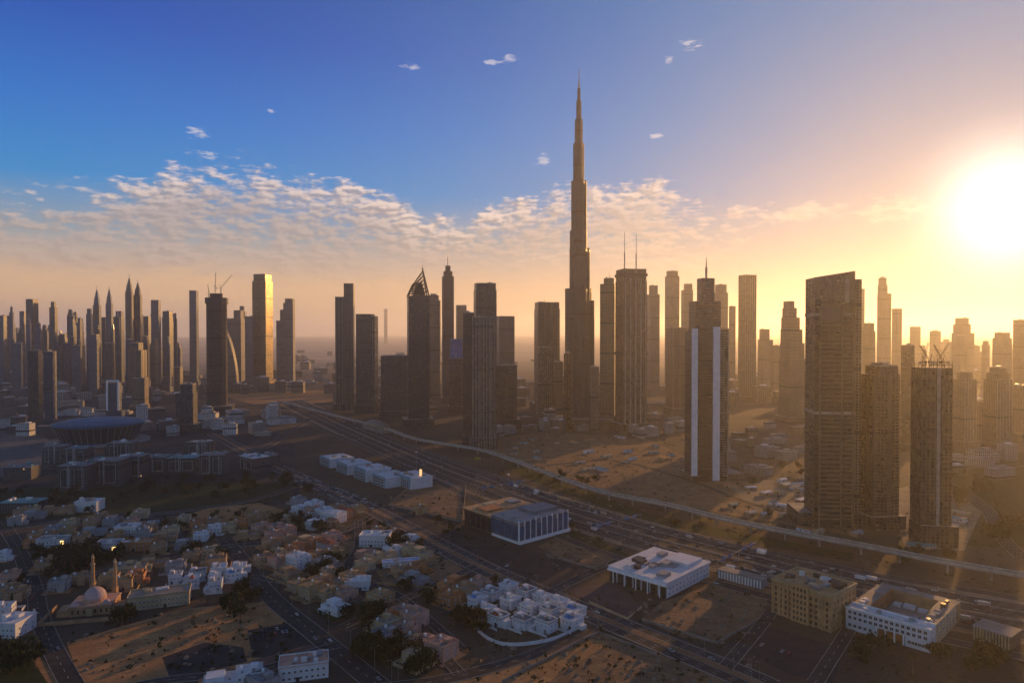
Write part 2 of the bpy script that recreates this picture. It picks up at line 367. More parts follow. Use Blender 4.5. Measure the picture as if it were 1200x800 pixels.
def make_ground():
    mb = MB(); rs = [0, 300, 600, 1000, 1600, 2600, 4500, 8000, 15000, 28000]; n = 40
    for r0, r1 in zip(rs[:-1], rs[1:]):
        for k in range(n):
            a, b = 2*pi*k/n, 2*pi*(k+1)/n
            P = lambda r, t_: (r*cos(t_), r*sin(t_), 0)
            mb.quad([P(r0, a), P(r1, a), P(r1, b), P(r0, b)] if r0 else [P(0, a), P(r1, a), P(r1, b)])
    tag(mb.build('ground', M_GROUND), kind='structure')
make_ground()
LEVEL = [0.02]
def lot(name, pts, mat, dz=None):
    LEVEL[0] += 0.004; z = LEVEL[0] if dz is None else dz
    mb = MB(); mb.quad([(*G(*p)[:2], z) for p in pts])
    o = mb.build(name, mat)
    if o.data.polygons[0].normal.z < 0: o.data.flip_normals()
    return tag(o, kind='structure')
def smooth(pts, n=8):
    out = []
    P = [Vector(p[:2]) for p in pts]; P = [P[0]*2-P[1]] + P + [P[-1]*2-P[-2]]
    for i in range(1, len(P)-2):
        for k in range(n):
            t = k/n; a, b, c, d = P[i-1:i+3]
            out.append(.5*((2*b)+(c-a)*t+(2*a-5*b+4*c-d)*t*t+(3*b-a-3*c+d)*t**3))
    out.append(P[-2]); return out
def normals(line):
    ns = []
    for i in range(len(line)):
        d = (line[min(i+1, len(line)-1)]-line[max(i-1, 0)]).normalized(); ns.append(Vector((-d.y, d.x)))
    return ns
def ribbon_to(mb, line, off0, off1, z0, z1=None, m=0):
    """flat strip between two offsets of a line; with z1 a raised strip with sides"""
    ns = normals(line)
    for i in range(len(line)-1):
        a0, a1 = line[i]+ns[i]*off0, line[i]+ns[i]*off1; b0, b1 = line[i+1]+ns[i+1]*off0, line[i+1]+ns[i+1]*off1
        z = z0 if z1 is None else z1
        q = [(*a1, z), (*a0, z), (*b0, z), (*b1, z)]
        mb.quad(q, m)
        if z1 is not None:
            mb.quad([(*a0, z0), (*b0, z0), (*b0, z1), (*a0, z1)][::-1], m); mb.quad([(*a1, z0), (*b1, z0), (*b1, z1), (*a1, z1)], m)
            if z0 > 1: mb.quad([(*a0, z0), (*a1, z0), (*b1, z0), (*b0, z0)], m)
def dashes(mb, line, off, w, z, dash=4.0, gap=8.0):
    ns = normals(line); acc = 0.0; on = True
    for i in range(len(line)-1):
        a, b = line[i]+ns[i]*off, line[i+1]+ns[i+1]*off; L = (b-a).length; d = (b-a)/max(L, 1e-6); s = 0.0; nn = Vector((-d.y, d.x))*w/2
        while s < L:
            lim = (dash if on else gap)-acc; e = min(L, s+lim)
            if on: p, q = a+d*s, a+d*e; mb.quad([(*(p+nn), z), (*(p-nn), z), (*(q-nn), z), (*(q+nn), z)])
            acc += e-s; s = e
            if acc >= (dash if on else gap)-1e-6: acc = 0.0; on = not on
ROADS = {}
def road(key, pts, width, name='road', lanes=2, kerb=True, median=0.0, mark=True):
    line = smooth(pts); ROADS[key] = (line, width)
    LEVEL[0] += 0.004; z = LEVEL[0] + 0.12
    mb = MB(); ribbon_to(mb, line, -width/2, width/2, z); o = mb.build(name, M_ROAD); tag(o, kind='structure')
    if o.data.polygons[0].normal.z < 0: o.data.flip_normals()
    if kerb:
        mb = MB()
        for s in (-1, 1): ribbon_to(mb, line, s*width/2+.05*s, s*(width/2+.45), 0.0, z+.13) if s > 0 else ribbon_to(mb, line, -(width/2+.45), -width/2-.05, 0.0, z+.13)
        tag(mb.build('kerb', M_KERB), kind='structure')
    if median:
        mb = MB(); ribbon_to(mb, line, -median/2, median/2, 0.0, z+.14); tag(mb.build('road_median', L_BROWN), kind='structure')
    if mark:
        mb = MB(); half = (width-median)/2; zz = z+.02
        per = max(1, lanes)
        if median:
            for s in (-1, 1):
                for k in range(1, per): dashes(mb, line, s*(median/2+half*k/per), .28, zz)
                for e in (.5, half-.5): dashes(mb, line, s*(median/2+e), .25, zz, 60, .01)
        else:
            for k in range(1, per): dashes(mb, line, -width/2+width*k/per, .25, zz)
        tag(mb.build('road_markings', M_PAINT), kind='structure')
    return line
def GP(*pts): return [G(*p) for p in pts]

lot('district_paving', [(-60, 498), (300, 494), (345, 520), (352, 588), (200, 604), (-60, 622)], lot_mat('blue_grey_paving', (.030, .034, .040), (.060, .064, .070), .03, False))
lot('district_paving', [(-80, 436), (180, 436), (250, 470), (240, 498), (-80, 500)], MATS['blue_grey_paving'])
# lots first (each a little above the one before)
lot('sand_lot', [(78, 752), (130, 738), (225, 712), (300, 705), (345, 735), (372, 756), (300, 782), (200, 800), (95, 800)], L_SAND)
lot('dark_gravel_lot', [(190, 770), (240, 752), (285, 758), (290, 775), (200, 796)], L_ASPH)
lot('parking_lot', [(290, 738), (345, 728), (385, 748), (340, 770), (296, 770)], L_ASPH)
lot('mauve_paving', [(350, 718), (372, 730), (405, 760), (345, 778), (270, 785), (300, 772), (380, 750)], L_MAUVE)
lot('sand_lot', [(285, 712), (318, 700), (345, 722), (300, 735)], L_SAND)
lot('sand_lot', [(205, 606), (250, 594), (300, 588), (336, 598), (330, 612), (270, 618), (215, 622)], L_SAND)
lot('sand_lot', [(455, 590), (480, 568), (535, 568), (542, 585), (545, 610), (500, 600)], L_BROWN)
lot('parking_lot', [(400, 592), (450, 590), (545, 628), (520, 640)], L_ASPH)
lot('parking_lot', [(540, 640), (610, 640), (680, 664), (655, 690), (600, 670)], L_ASPH)
lot('sand_lot', [(630, 640), (668, 622), (705, 640), (735, 655), (700, 668), (660, 655)], L_BROWN)
lot('gravel_lot', [(662, 690), (720, 682), (752, 712), (735, 725), (690, 705)], L_MAUVE)
lot('sand_lot', [(752, 725), (775, 705), (850, 680), (905, 690), (890, 725), (840, 752), (795, 745)], L_BROWN)
lot('desert_lot', [(575, 800), (700, 738), (770, 765), (880, 800)], L_BROWN)
lot('sand_lot', [(480, 800), (600, 775), (690, 748), (715, 752), (640, 800)], L_SAND)
lot('parking_lot', [(850, 752), (895, 732), (990, 760), (975, 800), (925, 790)], L_ASPH)
lot('grass_bank', [(0, 765), (32, 762), (58, 800), (0, 800)], L_GREEN)
lot('sand_verge', [(30, 760), (42, 758), (68, 800), (56, 800)], L_SAND)
lot('sand_lot', [(440, 668), (480, 655), (530, 655), (548, 672), (510, 688), (450, 684)], L_BROWN)
lot('paved_plaza', [(0, 505), (45, 500), (75, 540), (20, 560), (0, 560)], L_PAVE)
lot('dark_lawn', [(0, 575), (120, 565), (330, 565), (345, 585), (190, 600), (0, 612)], L_GREEN)
lot('grass_verge', [(600, 542), (650, 560), (760, 602), (900, 630), (1000, 648), (1000, 658), (900, 640), (760, 613), (640, 570), (590, 548)], L_GREEN)
lot('grass_verge', [(500, 548), (560, 572), (625, 600), (700, 630), (745, 655), (700, 650), (620, 612), (540, 575)], L_GREEN)
lot('sand_lot', [(540, 520), (640, 505), (760, 515), (860, 560), (960, 590), (1010, 630), (840, 600), (690, 570), (600, 537)], L_BROWN)
lot('sand_lot', [(860, 575), (900, 560), (945, 575), (950, 600), (890, 600)], L_PALE)
lot('sand_lot', [(250, 462), (420, 455), (440, 470), (300, 474)], L_SAND)
lot('lawn', [(1100, 540), (1200, 530), (1200, 640), (1130, 640)], L_GREEN)
lot('sand_lot', [(1040, 575), (1105, 560), (1150, 600), (1130, 645), (1060, 640)], L_PALE)
lot('sand_lot', [(360, 640), (430, 632), (440, 655), (380, 668)], L_BROWN)

# roads
SZR = GP((340, 470), (400, 498), (500, 541), (620, 585), (760, 628), (900, 664), (1040, 698), (1200, 728), (1330, 748))
road('highway', SZR, 78, 'highway', 7, True, 5.0)
def verge(key, o0, o1, mat):
    line, w = ROADS[key]; mb = MB(); LEVEL[0] += .004; ribbon_to(mb, line, o0, o1, LEVEL[0]); o = mb.build('verge', mat); tag(o, kind='structure')
    if o.data.polygons[0].normal.z < 0: o.data.flip_normals()
verge('highway', 40.5, 47, L_PALE); verge('highway', -47, -40.5, L_PALE)
def barrier(key, offs, place):
    line, w = ROADS[key]
    for k, off in enumerate(offs):
        mb = MB(); ribbon_to(mb, line, off-.25, off+.25, .1, 1.1); tag(mb.build('crash_barrier', M_KERB), f'pale concrete crash barrier {place[k]}', 'barrier')
barrier('highway', (-19.6, 19.6, 0.0), ('dividing the lanes of the highway on the villa side', 'dividing the lanes of the highway on the viaduct side', 'along the highway median'))
road('service', GP((330, 486), (400, 512), (480, 549), (590, 600), (700, 645), (800, 672), (1000, 725), (1200, 770)), 11, 'service_road', 2)
road('frontage', GP((380, 480), (480, 521), (590, 562), (690, 598), (800, 625), (1000, 668), (1200, 702)), 12, 'service_road', 2)
road('inner', GP((250, 508), (320, 545), (430, 594), (560, 662), (700, 722), (860, 788), (900, 806)), 26, 'dual_carriageway', 3, True, 6.0)
road('villa_cross', GP((262, 630), (282, 655), (318, 700), (372, 745), (440, 800), (455, 815)), 15)
road('bottom', GP((120, 812), (200, 796), (300, 786), (372, 762), (398, 755)), 9)
road('loop', GP((430, 808), (520, 796), (610, 772), (668, 748), (692, 732), (684, 712)), 11)
road('mosque_street', GP((90, 812), (62, 760), (46, 720), (40, 690), (20, 640), (0, 610)), 12)
road('north_street', GP((40, 690), (110, 672), (205, 650), (268, 640), (330, 634), (400, 622), (440, 602)), 9)
road('back_street', GP((0, 622), (100, 606), (200, 600), (300, 585), (345, 570), (370, 568)), 10)
road('mid_street', GP((300, 676), (380, 690), (432, 708), (500, 752), (540, 790)), 8)
road('mid_street', GP((420, 610), (420, 640), (410, 668), (470, 700), (540, 760)), 8)
road('east_street', GP((560, 662), (500, 690), (450, 712), (400, 735)), 8)
road('connector', GP((640, 696), (690, 672), (730, 655)), 10)
road('connector', GP((850, 782), (890, 735), (905, 715)), 9)
road('connector', GP((955, 800), (990, 745), (1020, 695)), 9)
road('arena_road', GP((0, 560), (60, 548), (200, 545), (300, 528), (340, 505), (380, 480)), 16, 'road', 4)
road('far_road', GP((0, 478), (150, 472), (300, 468), (420, 462)), 22, 'road', 4)
road('east_road', GP((1060, 560), (1110, 548), (1200, 545)), 20, 'road', 4)
road('east_road', GP((1100, 560), (1150, 590), (1175, 630), (1200, 655)), 14, 'road', 4)
road('site_track', GP((640, 545), (720, 540), (800, 560), (880, 590), (950, 605)), 9, 'dirt_track', 1, False, 0, False)

# ------------------------------------------------------------------ towers
def fit(px0, px1, D, rot, ratio):
    """width and centre of a w x w*ratio block turned by rot whose outline spans px0..px1 at distance D"""
    w = (px1-px0)/FOC*D; cx = X_at((px0+px1)/2, D); c, s = cos(rot), sin(rot)
    for _ in range(6):
        us = [FOC*(cx + x*c-y*s)/(D + x*s+y*c)+600 for x in (-w/2, w/2) for y in (-w*ratio/2, w*ratio/2)]
        a, b = min(us), max(us); w *= (px1-px0)/(b-a); cx += ((px0+px1)/2-(a+b)/2)/FOC*D
    return w, cx
def rect(w, d, ox=0, oy=0): return [(ox-w/2, oy-d/2), (ox+w/2, oy-d/2), (ox+w/2, oy+d/2), (ox-w/2, oy+d/2)]
def ngon(w, d, n=16, p=2.0, ox=0, oy=0):
    out = []
    for k in range(n):
        a = 2*pi*(k+.5)/n; c, s = cos(a), sin(a)
        out.append((ox+w/2*math.copysign(abs(c)**(2/p), c), oy+d/2*math.copysign(abs(s)**(2/p), s)))
    return out
def chamf(w, d, k=.2, ox=0, oy=0):
    a, b = w/2, d/2; e = min(w, d)*k
    return [(ox+x, oy+y) for x, y in ((-a+e, -b), (a-e, -b), (a, -b+e), (a, b-e), (a-e, b), (-a+e, b), (-a, b-e), (-a, -b+e))]
SHAPE = {'rect': rect, 'oct': chamf, 'round': ngon, 'soft': lambda w, d, ox=0, oy=0: ngon(w, d, 20, 4.0, ox, oy)}
def roof_kit(par, w, d, z, ox=0, oy=0, rnd=None, n=4):
    """parapet and plant boxes on a flat roof"""
    r = rnd or random
    mb = MB(); t = .5; h = 1.6
    for (bx, by, bw, bd) in ((0, -d/2+t/2, w, t), (0, d/2-t/2, w, t), (-w/2+t/2, 0, t, d-2*t), (w/2-t/2, 0, t, d-2*t)):
        mb.box(ox+bx, oy+by, bw, bd, z, z+h)
    mb.build('parapet', M_CONC, par)
    for _ in range(n):
        bw, bd = w*r.uniform(.10, .28), d*r.uniform(.10, .28)
        mb = MB(); mb.box(ox+r.uniform(-.3, .3)*w, oy+r.uniform(-.3, .3)*d, bw, bd, z-.2, z+r.uniform(2, 5)); mb.build('roof_plant', M_STEEL, par)
def tower(label, px0, px1, ytop, D, fac, rot=.2, ratio=1.0, shape='rect', tiers=(), podium=0, spire=None, cat='tower', name='tower', group=None, fins=0, finmat=None, kit=True, taper=1.0, roofm=None, seed=None, plant=True):
    """tiers: (wfrac, dfrac, xoff, yoff, ytop) stacked on the shaft; ytop in photograph rows"""
    w, cx = fit(px0, px1, D, rot, ratio); d = w*ratio
    R = random.Random(seed if seed is not None else int(px0*7+ytop))
    o = thing(name, label, cat, (cx, D, 0), rot, group)
    zt = Z_at(ytop, D); mk = SHAPE[shape]
    ztop0 = Z_at(tiers[0][5], D) if tiers and len(tiers[0]) > 5 else None
    z0 = 0.0
    if podium:
        mb = MB(); mb.prism(rect(w*podium, d*podium, R.uniform(-.1, .1)*w, -d*.05), 0, R.uniform(14, 22), 0, 1); mb.build('podium', [fac, M_ROOF], o)
    mb = MB(); mb.prism(mk(w, d), 0, zt, 0, 1, top=taper); mb.build('shaft', [fac, roofm or M_ROOF], o)
    ww, dd, z, ox, oy = w*taper, d*taper, zt, 0, 0
    for t in tiers:
        wf, df, ox_, oy_, yt = t[:5]; zz = Z_at(yt, D); tp = t[5] if len(t) > 5 else 1.0; fm = t[6] if len(t) > 6 else fac
        mb = MB(); mb.prism(mk(w*wf, d*df, ox=ox_*w, oy=oy_*d), (z if abs(ox_)+wf/2 <= .52 else 0)-.3, zz, 0, 1, top=tp); mb.build('upper_tier', [fm, roofm or M_ROOF], o)
        ww, dd, z, ox, oy = w*wf*tp, d*df*tp, zz, ox_*w, oy_*d
    if fins:
        for k in range(fins+1):
            for (ax, s) in (('x', -1), ('y', -1), ('y', 1), ('x', 1)):
                pass
        mb_pos = [(-w/2+w*k/fins, -d/2-.35) for k in range(fins+1)]
        for (fx, fy) in mb_pos:
            mb = MB(); mb.box(fx, fy, .9, .9, 0, zt+2); mb.build('fin', finmat or M_CONC, o)
    if kit and ww > 6 and shape in ('rect',): roof_kit(o, ww, dd, z, ox, oy, R, 3 if D < 1800 else 1)
    elif kit and ww > 6:
        mb = MB(); mb.prism(mk(ww*.55, dd*.55, ox=ox, oy=oy), z-.2, z+5, 0, 0); mb.build('roof_plant', M_CONC, o)
    if spire:
        sx, ys = spire[:2]; r = spire[2] if len(spire) > 2 else 1.1; zs = Z_at(ys, D)
        mb = MB(); mb.cyl(sx*w, 0, r, z-.5, z+(zs-z)*.55, 0, 8, r*.8); mb.cyl(sx*w, 0, r*.5, z+(zs-z)*.55, zs, 0, 6, r*.2); mb.build('spire', M_STEEL, o)
    o['w'] = w; o['d'] = d; o['h'] = z
    return o
def roof_of(o): return Vector((o.location.x, o.location.y, o['h']))
def crane(label, base, hm, jib, az, luff=0.0, group=None):
    o = thing('tower_crane', label, 'crane', base, az, group)
    mb = MB(); s = 1.0
    for x in (-s, s):
        for y in (-s, s): mb.bar((x, y, -2), (x, y, hm), .22)
    k = 0; z = 0.0
    while z < hm-3:
        f = 1 if k % 2 else -1
        mb.bar((-s*f, -s, z), (s*f, -s, z+3), .13); mb.bar((-s*f, s, z), (s*f, s, z+3), .13); mb.bar((-s, s*f, z), (-s, -s*f, z+3), .13); mb.bar((s, s*f, z), (s, -s*f, z+3), .13)
        z += 3; k += 1
    mb.build('mast', M_DARK, o)
    c, q = cos(luff), sin(luff)
    mb = MB(); n = int(jib/4)
    P = lambda u, v, y: (u*c-v*q, y, hm+u*q+v*c)
    for y in (-.7, .7): mb.bar(P(0, 0, y), P(jib, 0, y), .2)
    mb.bar(P(0, 1.7, 0), P(jib, .6, 0), .2)
    for i in range(n):
        for y in (-.7, .7): mb.bar(P(i*4, 0, y), P(i*4+2, 1.5, 0), .1); mb.bar(P(i*4+2, 1.5, 0), P(i*4+4, 0, y), .1)
    mb.build('jib', M_DARK, o)
    mb = MB()
    for y in (-.7, .7): mb.bar((0, y, hm+.2), (-jib*.28, y, hm+.2), .22)
    mb.bar((0, 0, hm), (-jib*.06, 0, hm+8), .3); mb.bar((-jib*.06, 0, hm+8), (-jib*.27, 0, hm+.3), .1); mb.bar((-jib*.06, 0, hm+8), P(jib*.7, 1.2, 0), .1)
    mb.build('counter_jib', M_DARK, o)
    mb = MB(); mb.box(-jib*.25, 0, 3, 2, hm-1.6, hm+1.0); mb.build('counterweight', M_CONC, o)
    mb = MB(); mb.box(1.6, -1.6, 2, 1.6, hm-1, hm+1.4); mb.build('cab', M_GLASS, o)
    return o

# --- the tallest tower: tapering, three-lobed, with stepped setbacks
def supertall():
    D = 1640.0; k = D/FOC; cx = X_at(678, D)
    o = thing('supertall_tower', 'tallest needle tower of all with stepped setbacks and a long thin spire', 'skyscraper', (cx, D, 0), 0)
    def lobes(r, n=5):
        return [(sin(a)*r*.0, cos(a)*r*.0) for a in range(n)]
    # each of three wings and a core ends at its own height; widths follow the photograph
    core = [(34, 0, 330), (29, 330, 350), (25, 350, 520), (20, 520, 610), (14, 610, 690), (9.0, 690, 735)]
    def ring(R, lob, n=36, rot=0.0):
        return [(R*(1+lob*cos(3*(2*pi*i/n-rot)))*cos(2*pi*i/n), R*(1+lob*cos(3*(2*pi*i/n-rot)))*sin(2*pi*i/n)) for i in range(n)]
    W = [(338, 30), (291, 23), (270, 19.5), (212, 17.5), (168, 12.5), (140, 9), (118, 5.8), (104, 3.6)]
    z0 = 0.0
    for i, (yt, wpx) in enumerate(W):
        z1 = Z_at(yt, D); R = wpx*k/2*.97; ox = {1: 1.5, 2: 0, 3: .5}.get(i, 0)*k
        mb = MB(); mb.prism([(x+ox, y) for x, y in ring(R, .16, rot=.5)], z0-.2, z1, 0, 1); mb.build('setback_tier', [F_SILVER, M_STEEL], o)
        if i < 5:
            mb = MB(); mb.prism([(x*1.012+ox, y*1.012) for x, y in ring(R, .16, rot=.5)], z1-9, z1-3, 0, 0); mb.build('mechanical_band', M_DARK, o)
        z0 = z1
    # wings that climb to different heights
    for (dx, dy, r, yt) in ((13, 4, 6.0, 352), (-10, -8, 6.5, 372), (6, -12, 6, 395), (8.5, -2, 4.5, 296), (-7.0, -3, 4.2, 348), (-5.0, -2, 3.6, 272), (5.5, -1, 3.6, 216), (-3.4, -1, 2.8, 200), (2.6, -1, 2.4, 172)):
        mb = MB(); mb.prism(ngon(r*2*k, r*2*k, 14, 2.4, dx*k, dy*k), 0, Z_at(yt, D), 0, 1); mb.build('wing', [F_SILVER, M_STEEL], o)
    mb = MB(); mb.cyl(0, 0, 3.0, z0-1, Z_at(94, D), 0, 10, 1.2); mb.cyl(0, 0, 1.2, Z_at(94, D), Z_at(80, D), 0, 8, .5); mb.build('spire', M_STEEL, o)
    mb = MB(); mb.prism(rect(150, 90, 0, -25), 0, 16, 0, 1); mb.build('podium', [F_TAN, M_ROOF], o)
supertall()

# --- tower with white edge fins right of it
def fin_tower():
    D = 1011.0; k = D/FOC; rot = radians(8)
    o = thing('fin_tower', 'dark slab tower between two full height white fins with patterned balcony side and mast', 'tower', (X_at(826, D), D, 0), rot)
    w, d = 44*k, 30*k*.9
    Zf, Zc, Zu = Z_at(385, D), Z_at(353, D), Z_at(326, D)
    mb = MB(); mb.prism(rect(w*.66, d, -w*.10, 0), 0, Zf-4, 0, 1); mb.build('shaft', [F_NAVY, M_ROOF], o)
    mb = MB(); mb.prism(rect(31*k, d*.7, 1.2*k, 4), Zf-20, Zc, 0, 1); mb.build('upper_tier', [F_DARK, M_ROOF], o)
    mb = MB(); mb.prism(rect(16*k, d*.5, 2.2*k, 4), Zc-.3, Zu, 0, 1); mb.build('upper_tier', [F_DARK, M_ROOF], o)
    mb = MB(); mb.cyl(2.8*k, 4, 1.7, Zu-.3, Z_at(313, D), 0, 10); mb.cyl(2.8*k, 4, 1.0, Z_at(313, D), Z_at(301, D), 0, 8, .3); mb.build('spire', M_STEEL, o)
    mb = MB(); mb.box(-w/2+3.6*k, -d/2-1.2, 6.4*k, 3.0, 10, Zf); mb.build('white_fin', M_WHITE, o)
    mb = MB(); mb.box(w/2-14.2*k, -d/2-1.2, 8.0*k, 3.0, 2, Zf+2.5); mb.build('white_fin', M_WHITE, o)
    mb = MB(); mb.prism(rect(11.5*k, d*.9, w/2-4.4*k, 1), 0, Zf-1, 0, 1); mb.build('balcony_wing', [F_NAVY, M_ROOF], o)
    R = random.Random(5); z = 8.0
    mb = MB()
    while z < Zf-4:                                   # balconies that swing from side to side down the wing
        s = sin(z*.16)*2.2*k
        mb.box(w/2-4.4*k+s, -d*.45-1.0, 6.0*k, 2.2, z, z+1.1); mb.box(w/2+1.4*k+.6, 1+s*.6, 1.6, d*.5, z, z+1.1); z += 3.6
    mb.build('balcony', M_CONC, o)
    mb = MB(); mb.box(w/2+1.0*k, -d*.45-.6, 1.6, 1.6, 0, Zf+.5); mb.build('edge_column', M_CONC, o)
    mb = MB(); mb.box(-w*.1, -d/2-.8, w*.30, 1.0, 0, 12); mb.build('entrance', M_GLASS, o)
    mb = MB(); mb.prism(rect(w*1.5, d*1.3, w*.3, 12), 0, 9, 0, 1); mb.build('podium', [F_TAN, M_ROOF], o)
fin_tower()

M_SLAB = plain('balcony_concrete', (.14, .118, .095))
def banded_tower():
    D = 775.0; k = D/FOC; rot = radians(-6)
    o = thing('banded_tower', 'tall banded residential tower with slanted crown beside the golden strip of sky', 'tower', (X_at(972, D), D, 0), rot)
    w, d = 44*k, 34*k
    Zb, Z1, Z2 = Z_at(352, D), Z_at(326, D), Z_at(319, D)
    mb = MB(); mb.prism(rect(w, d), 0, Zb, 0, 1); mb.build('shaft', [F_BAND2, M_ROOF], o)
    # balcony slabs on the broad face, in two columns
    for (x0, x1, n0) in ((-.36, .16, 6), (.24, .44, 6)):
        z = 10.0
        while z < Zb-26:
            if not (Zb*.50 < z < Zb*.53):
                mb = MB(); mb.box((x0+x1)/2*w, -d/2-.9, (x1-x0)*w, 1.8, z, z+1.1); mb.build('balcony', M_SLAB, o)
            z += 4.9
    for x in (-.37, .18, .46):
        mb = MB(); mb.box(x*w, -d/2-1.1, 1.5, 2.0, 0, Zb-6); mb.build('edge_column', M_SLAB, o)
    mb = MB(); mb.box(-.1*w, -d/2-.4, w*.56, .9, Zb-24, Zb-6); mb.build('sky_lobby', M_GLASS, o)
    for zz in (.50, .93):
        mb = MB(); mb.box(0, 0, w+1.2, d+1.2, Zb*zz, Zb*zz+3.2); mb.build('mechanical_band', M_CONC, o)
    # slanted crown
    mb = MB(); a, b = w/2, d/2
    lo = [(-a, -b, Zb-.2), (a, -b, Zb-.2), (a, b, Zb-.2), (-a, b, Zb-.2)]; hi = [(-a, -b, Z1), (a, -b, Z2), (a, b, Z2), (-a, b, Z1)]
    mb.loft([lo, hi], 0, 1); mb.build('crown', [F_BROWN, M_ROOF], o)
    mb = MB(); mb.box(w*.30, -b-.5, w*.10, 1.0, Zb-3, Z2-9); mb.build('crown_slot', M_CONC, o)
    mb = MB(); mb.prism(rect(w*.24, d*.8, w*.62, 5), 0, Z_at(328, D), 0, 1); mb.build('side_shaft', [F_TAN, M_ROOF], o)
    mb = MB(); mb.prism(rect(w*1.7, d*1.4, 0, 10), 0, 16, 0, 1); mb.build('podium', [F_BROWN, M_ROOF], o)
banded_tower()

o = tower('brown residential tower with twin shoulders, its flat top lower than the banded tower', 1005, 1055, 438, 770, F_BROWN, radians(10), .8, tiers=((.70, .9, .12, 0, 429),), podium=1.3, name='brown_tower')
def add_balconies(o, x0, x1, z0, z1, step=3.6, dep=1.5, mat=None):
    w, d = o['w'], o['d']; z = z0
    while z < z1:
        mb = MB(); mb.box((x0+x1)/2*w, -d/2-dep/2+.1, (x1-x0)*w, dep, z, z+1.0); mb.build('balcony', mat or M_SLAB, o); z += step
add_balconies(o, .26, .48, 8, o['h']-8); add_balconies(o, -.46, -.30, 8, o['h']*.8)
o = tower('brown tower under construction with bare steel frame on its roof', 1068, 1117, 430, 707, F_RIBD, radians(-8), .85, podium=1.2, name='unfinished_tower', kit=False)
w, d, h = o['w'], o['d'], o['h']
R = random.Random(4)
for i in range(9):
    x = -w/2+w*i/8
    for y in (-d/2+.3, d/2-.3): mb = MB(); mb.bar((x, y, h-.3), (x, y, h+R.uniform(3, 7)), .3); mb.build('steel_post', M_DARK, o)
mb = MB(); mb.bar((-w/2, -d/2+.3, h+3), (w/2, -d/2+.3, h+3), .25); mb.build('steel_beam', M_DARK, o)
add_balconies(o, .18, .46, h*.42, h*.52, 5.0)
mb = MB(); mb.box(.05*w, -d/2-.5, .1*w, 1.2, 0, h); mb.build('hoist_shaft', M_CONC, o)
for i, (fx, j, az, lf, lb) in enumerate(((-.30, 22, .5, 1.15, 'luffing crane with steep jib on the steel framed tower, over its dark side'), (-.05, 20, 2.4, 1.05, 'luffing crane leaning towards its twin in the middle of the steel framed tower'), (.22, 24, .25, .95, 'luffing crane with long low jib on the steel framed tower'), (.40, 20, 2.2, 1.1, 'luffing crane at the sunward corner of the steel framed tower'))):
    crane(lb, (o.location.x+fx*w, o.location.y, h), 5, j, az, lf, 'cranes on the steel framed tower')

# --- twin masted tower
o = tower('dark ribbed tower with two thin masts on its crown, just beside the tallest tower', 721, 758, 330, 1517, F_RIBD, radians(12), .9, tiers=((.96, .96, 0, 0, 316),), podium=1.3, name='masted_tower', kit=False)
for fx, yt in ((-.28, 272), (.22, 274)):
    mb = MB(); mb.bar((fx*o['w'], 0, o['h']-.5), (fx*o['w'], 0, o['h']+(Z_at(yt, 1517)-o['h'])*.45), 1.3, n=6); mb.bar((fx*o['w'], 0, o['h']), (fx*o['w'], 0, Z_at(yt, 1517)), .55, n=6); mb.build('mast', M_STEEL, o)
for fx in (-.42, -.2, .02, .24, .44):
    mb = MB(); mb.box(fx*o['w'], -o['d']/2-.9, 2.6, 1.8, 10, o['h']-20); mb.build('fin', M_CONC, o)
for zz in (.47, .955):
    mb = MB(); mb.box(0, 0, o['w']+2.4, o['d']+2.4, o['h']*zz, o['h']*zz+6); mb.build('mechanical_band', M_DARK, o)
crane('small crane reaching over the edge of the masted tower, low on its side', (o.location.x+o['w']*.52, o.location.y-20, 0), o['h']*.62, 22, .3, .5)
T = tower
o = T('golden brown tower half hidden behind the masted tower, with notched top', 703, 721, 333, 1620, F_TAN, radians(-12), .8, tiers=((.7, .8, .1, 0, 327),), podium=1.2, spire=(.1, 318, .8))
T('dark square block with flat top in front of the pale slim pair', 780, 808, 384, 1800, F_BROWN, .2, 1, podium=1.3)
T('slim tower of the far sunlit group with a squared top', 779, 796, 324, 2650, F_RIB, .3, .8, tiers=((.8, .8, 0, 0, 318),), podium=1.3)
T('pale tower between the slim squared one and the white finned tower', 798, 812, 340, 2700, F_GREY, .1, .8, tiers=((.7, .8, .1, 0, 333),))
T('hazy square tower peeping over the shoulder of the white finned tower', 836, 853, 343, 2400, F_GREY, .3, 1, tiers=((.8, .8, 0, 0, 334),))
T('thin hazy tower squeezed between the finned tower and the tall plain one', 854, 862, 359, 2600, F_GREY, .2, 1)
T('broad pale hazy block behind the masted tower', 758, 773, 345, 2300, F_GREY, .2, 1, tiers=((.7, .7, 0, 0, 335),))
T('tall plain sharp edged tower standing alone against the bright haze', 865, 886, 323, 2146, F_RIBD, .35, .9, podium=1.4, fins=5)
o = T('stepped pinnacle tower whose roofline climbs like a staircase', 913, 946, 420, 1660, F_TAN, .25, .9, podium=1.3, tiers=((.86, .9, -.05, 0, 402), (.74, .85, -.10, 0, 386), (.58, .8, -.16, 0, 372), (.40, .7, -.22, 0, 361), (.26, .6, -.26, 0, 353)), name='stepped_tower', kit=False)
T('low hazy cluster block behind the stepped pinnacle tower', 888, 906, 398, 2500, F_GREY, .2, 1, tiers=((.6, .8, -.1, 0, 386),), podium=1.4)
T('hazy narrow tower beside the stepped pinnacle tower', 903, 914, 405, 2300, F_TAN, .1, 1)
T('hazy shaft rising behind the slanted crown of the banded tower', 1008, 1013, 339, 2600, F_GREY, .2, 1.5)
T('hazy broad shouldered tower just beyond the banded tower', 1011, 1026, 388, 1900, F_TAN, .2, .9, tiers=((.8, .8, 0, 0, 379),))
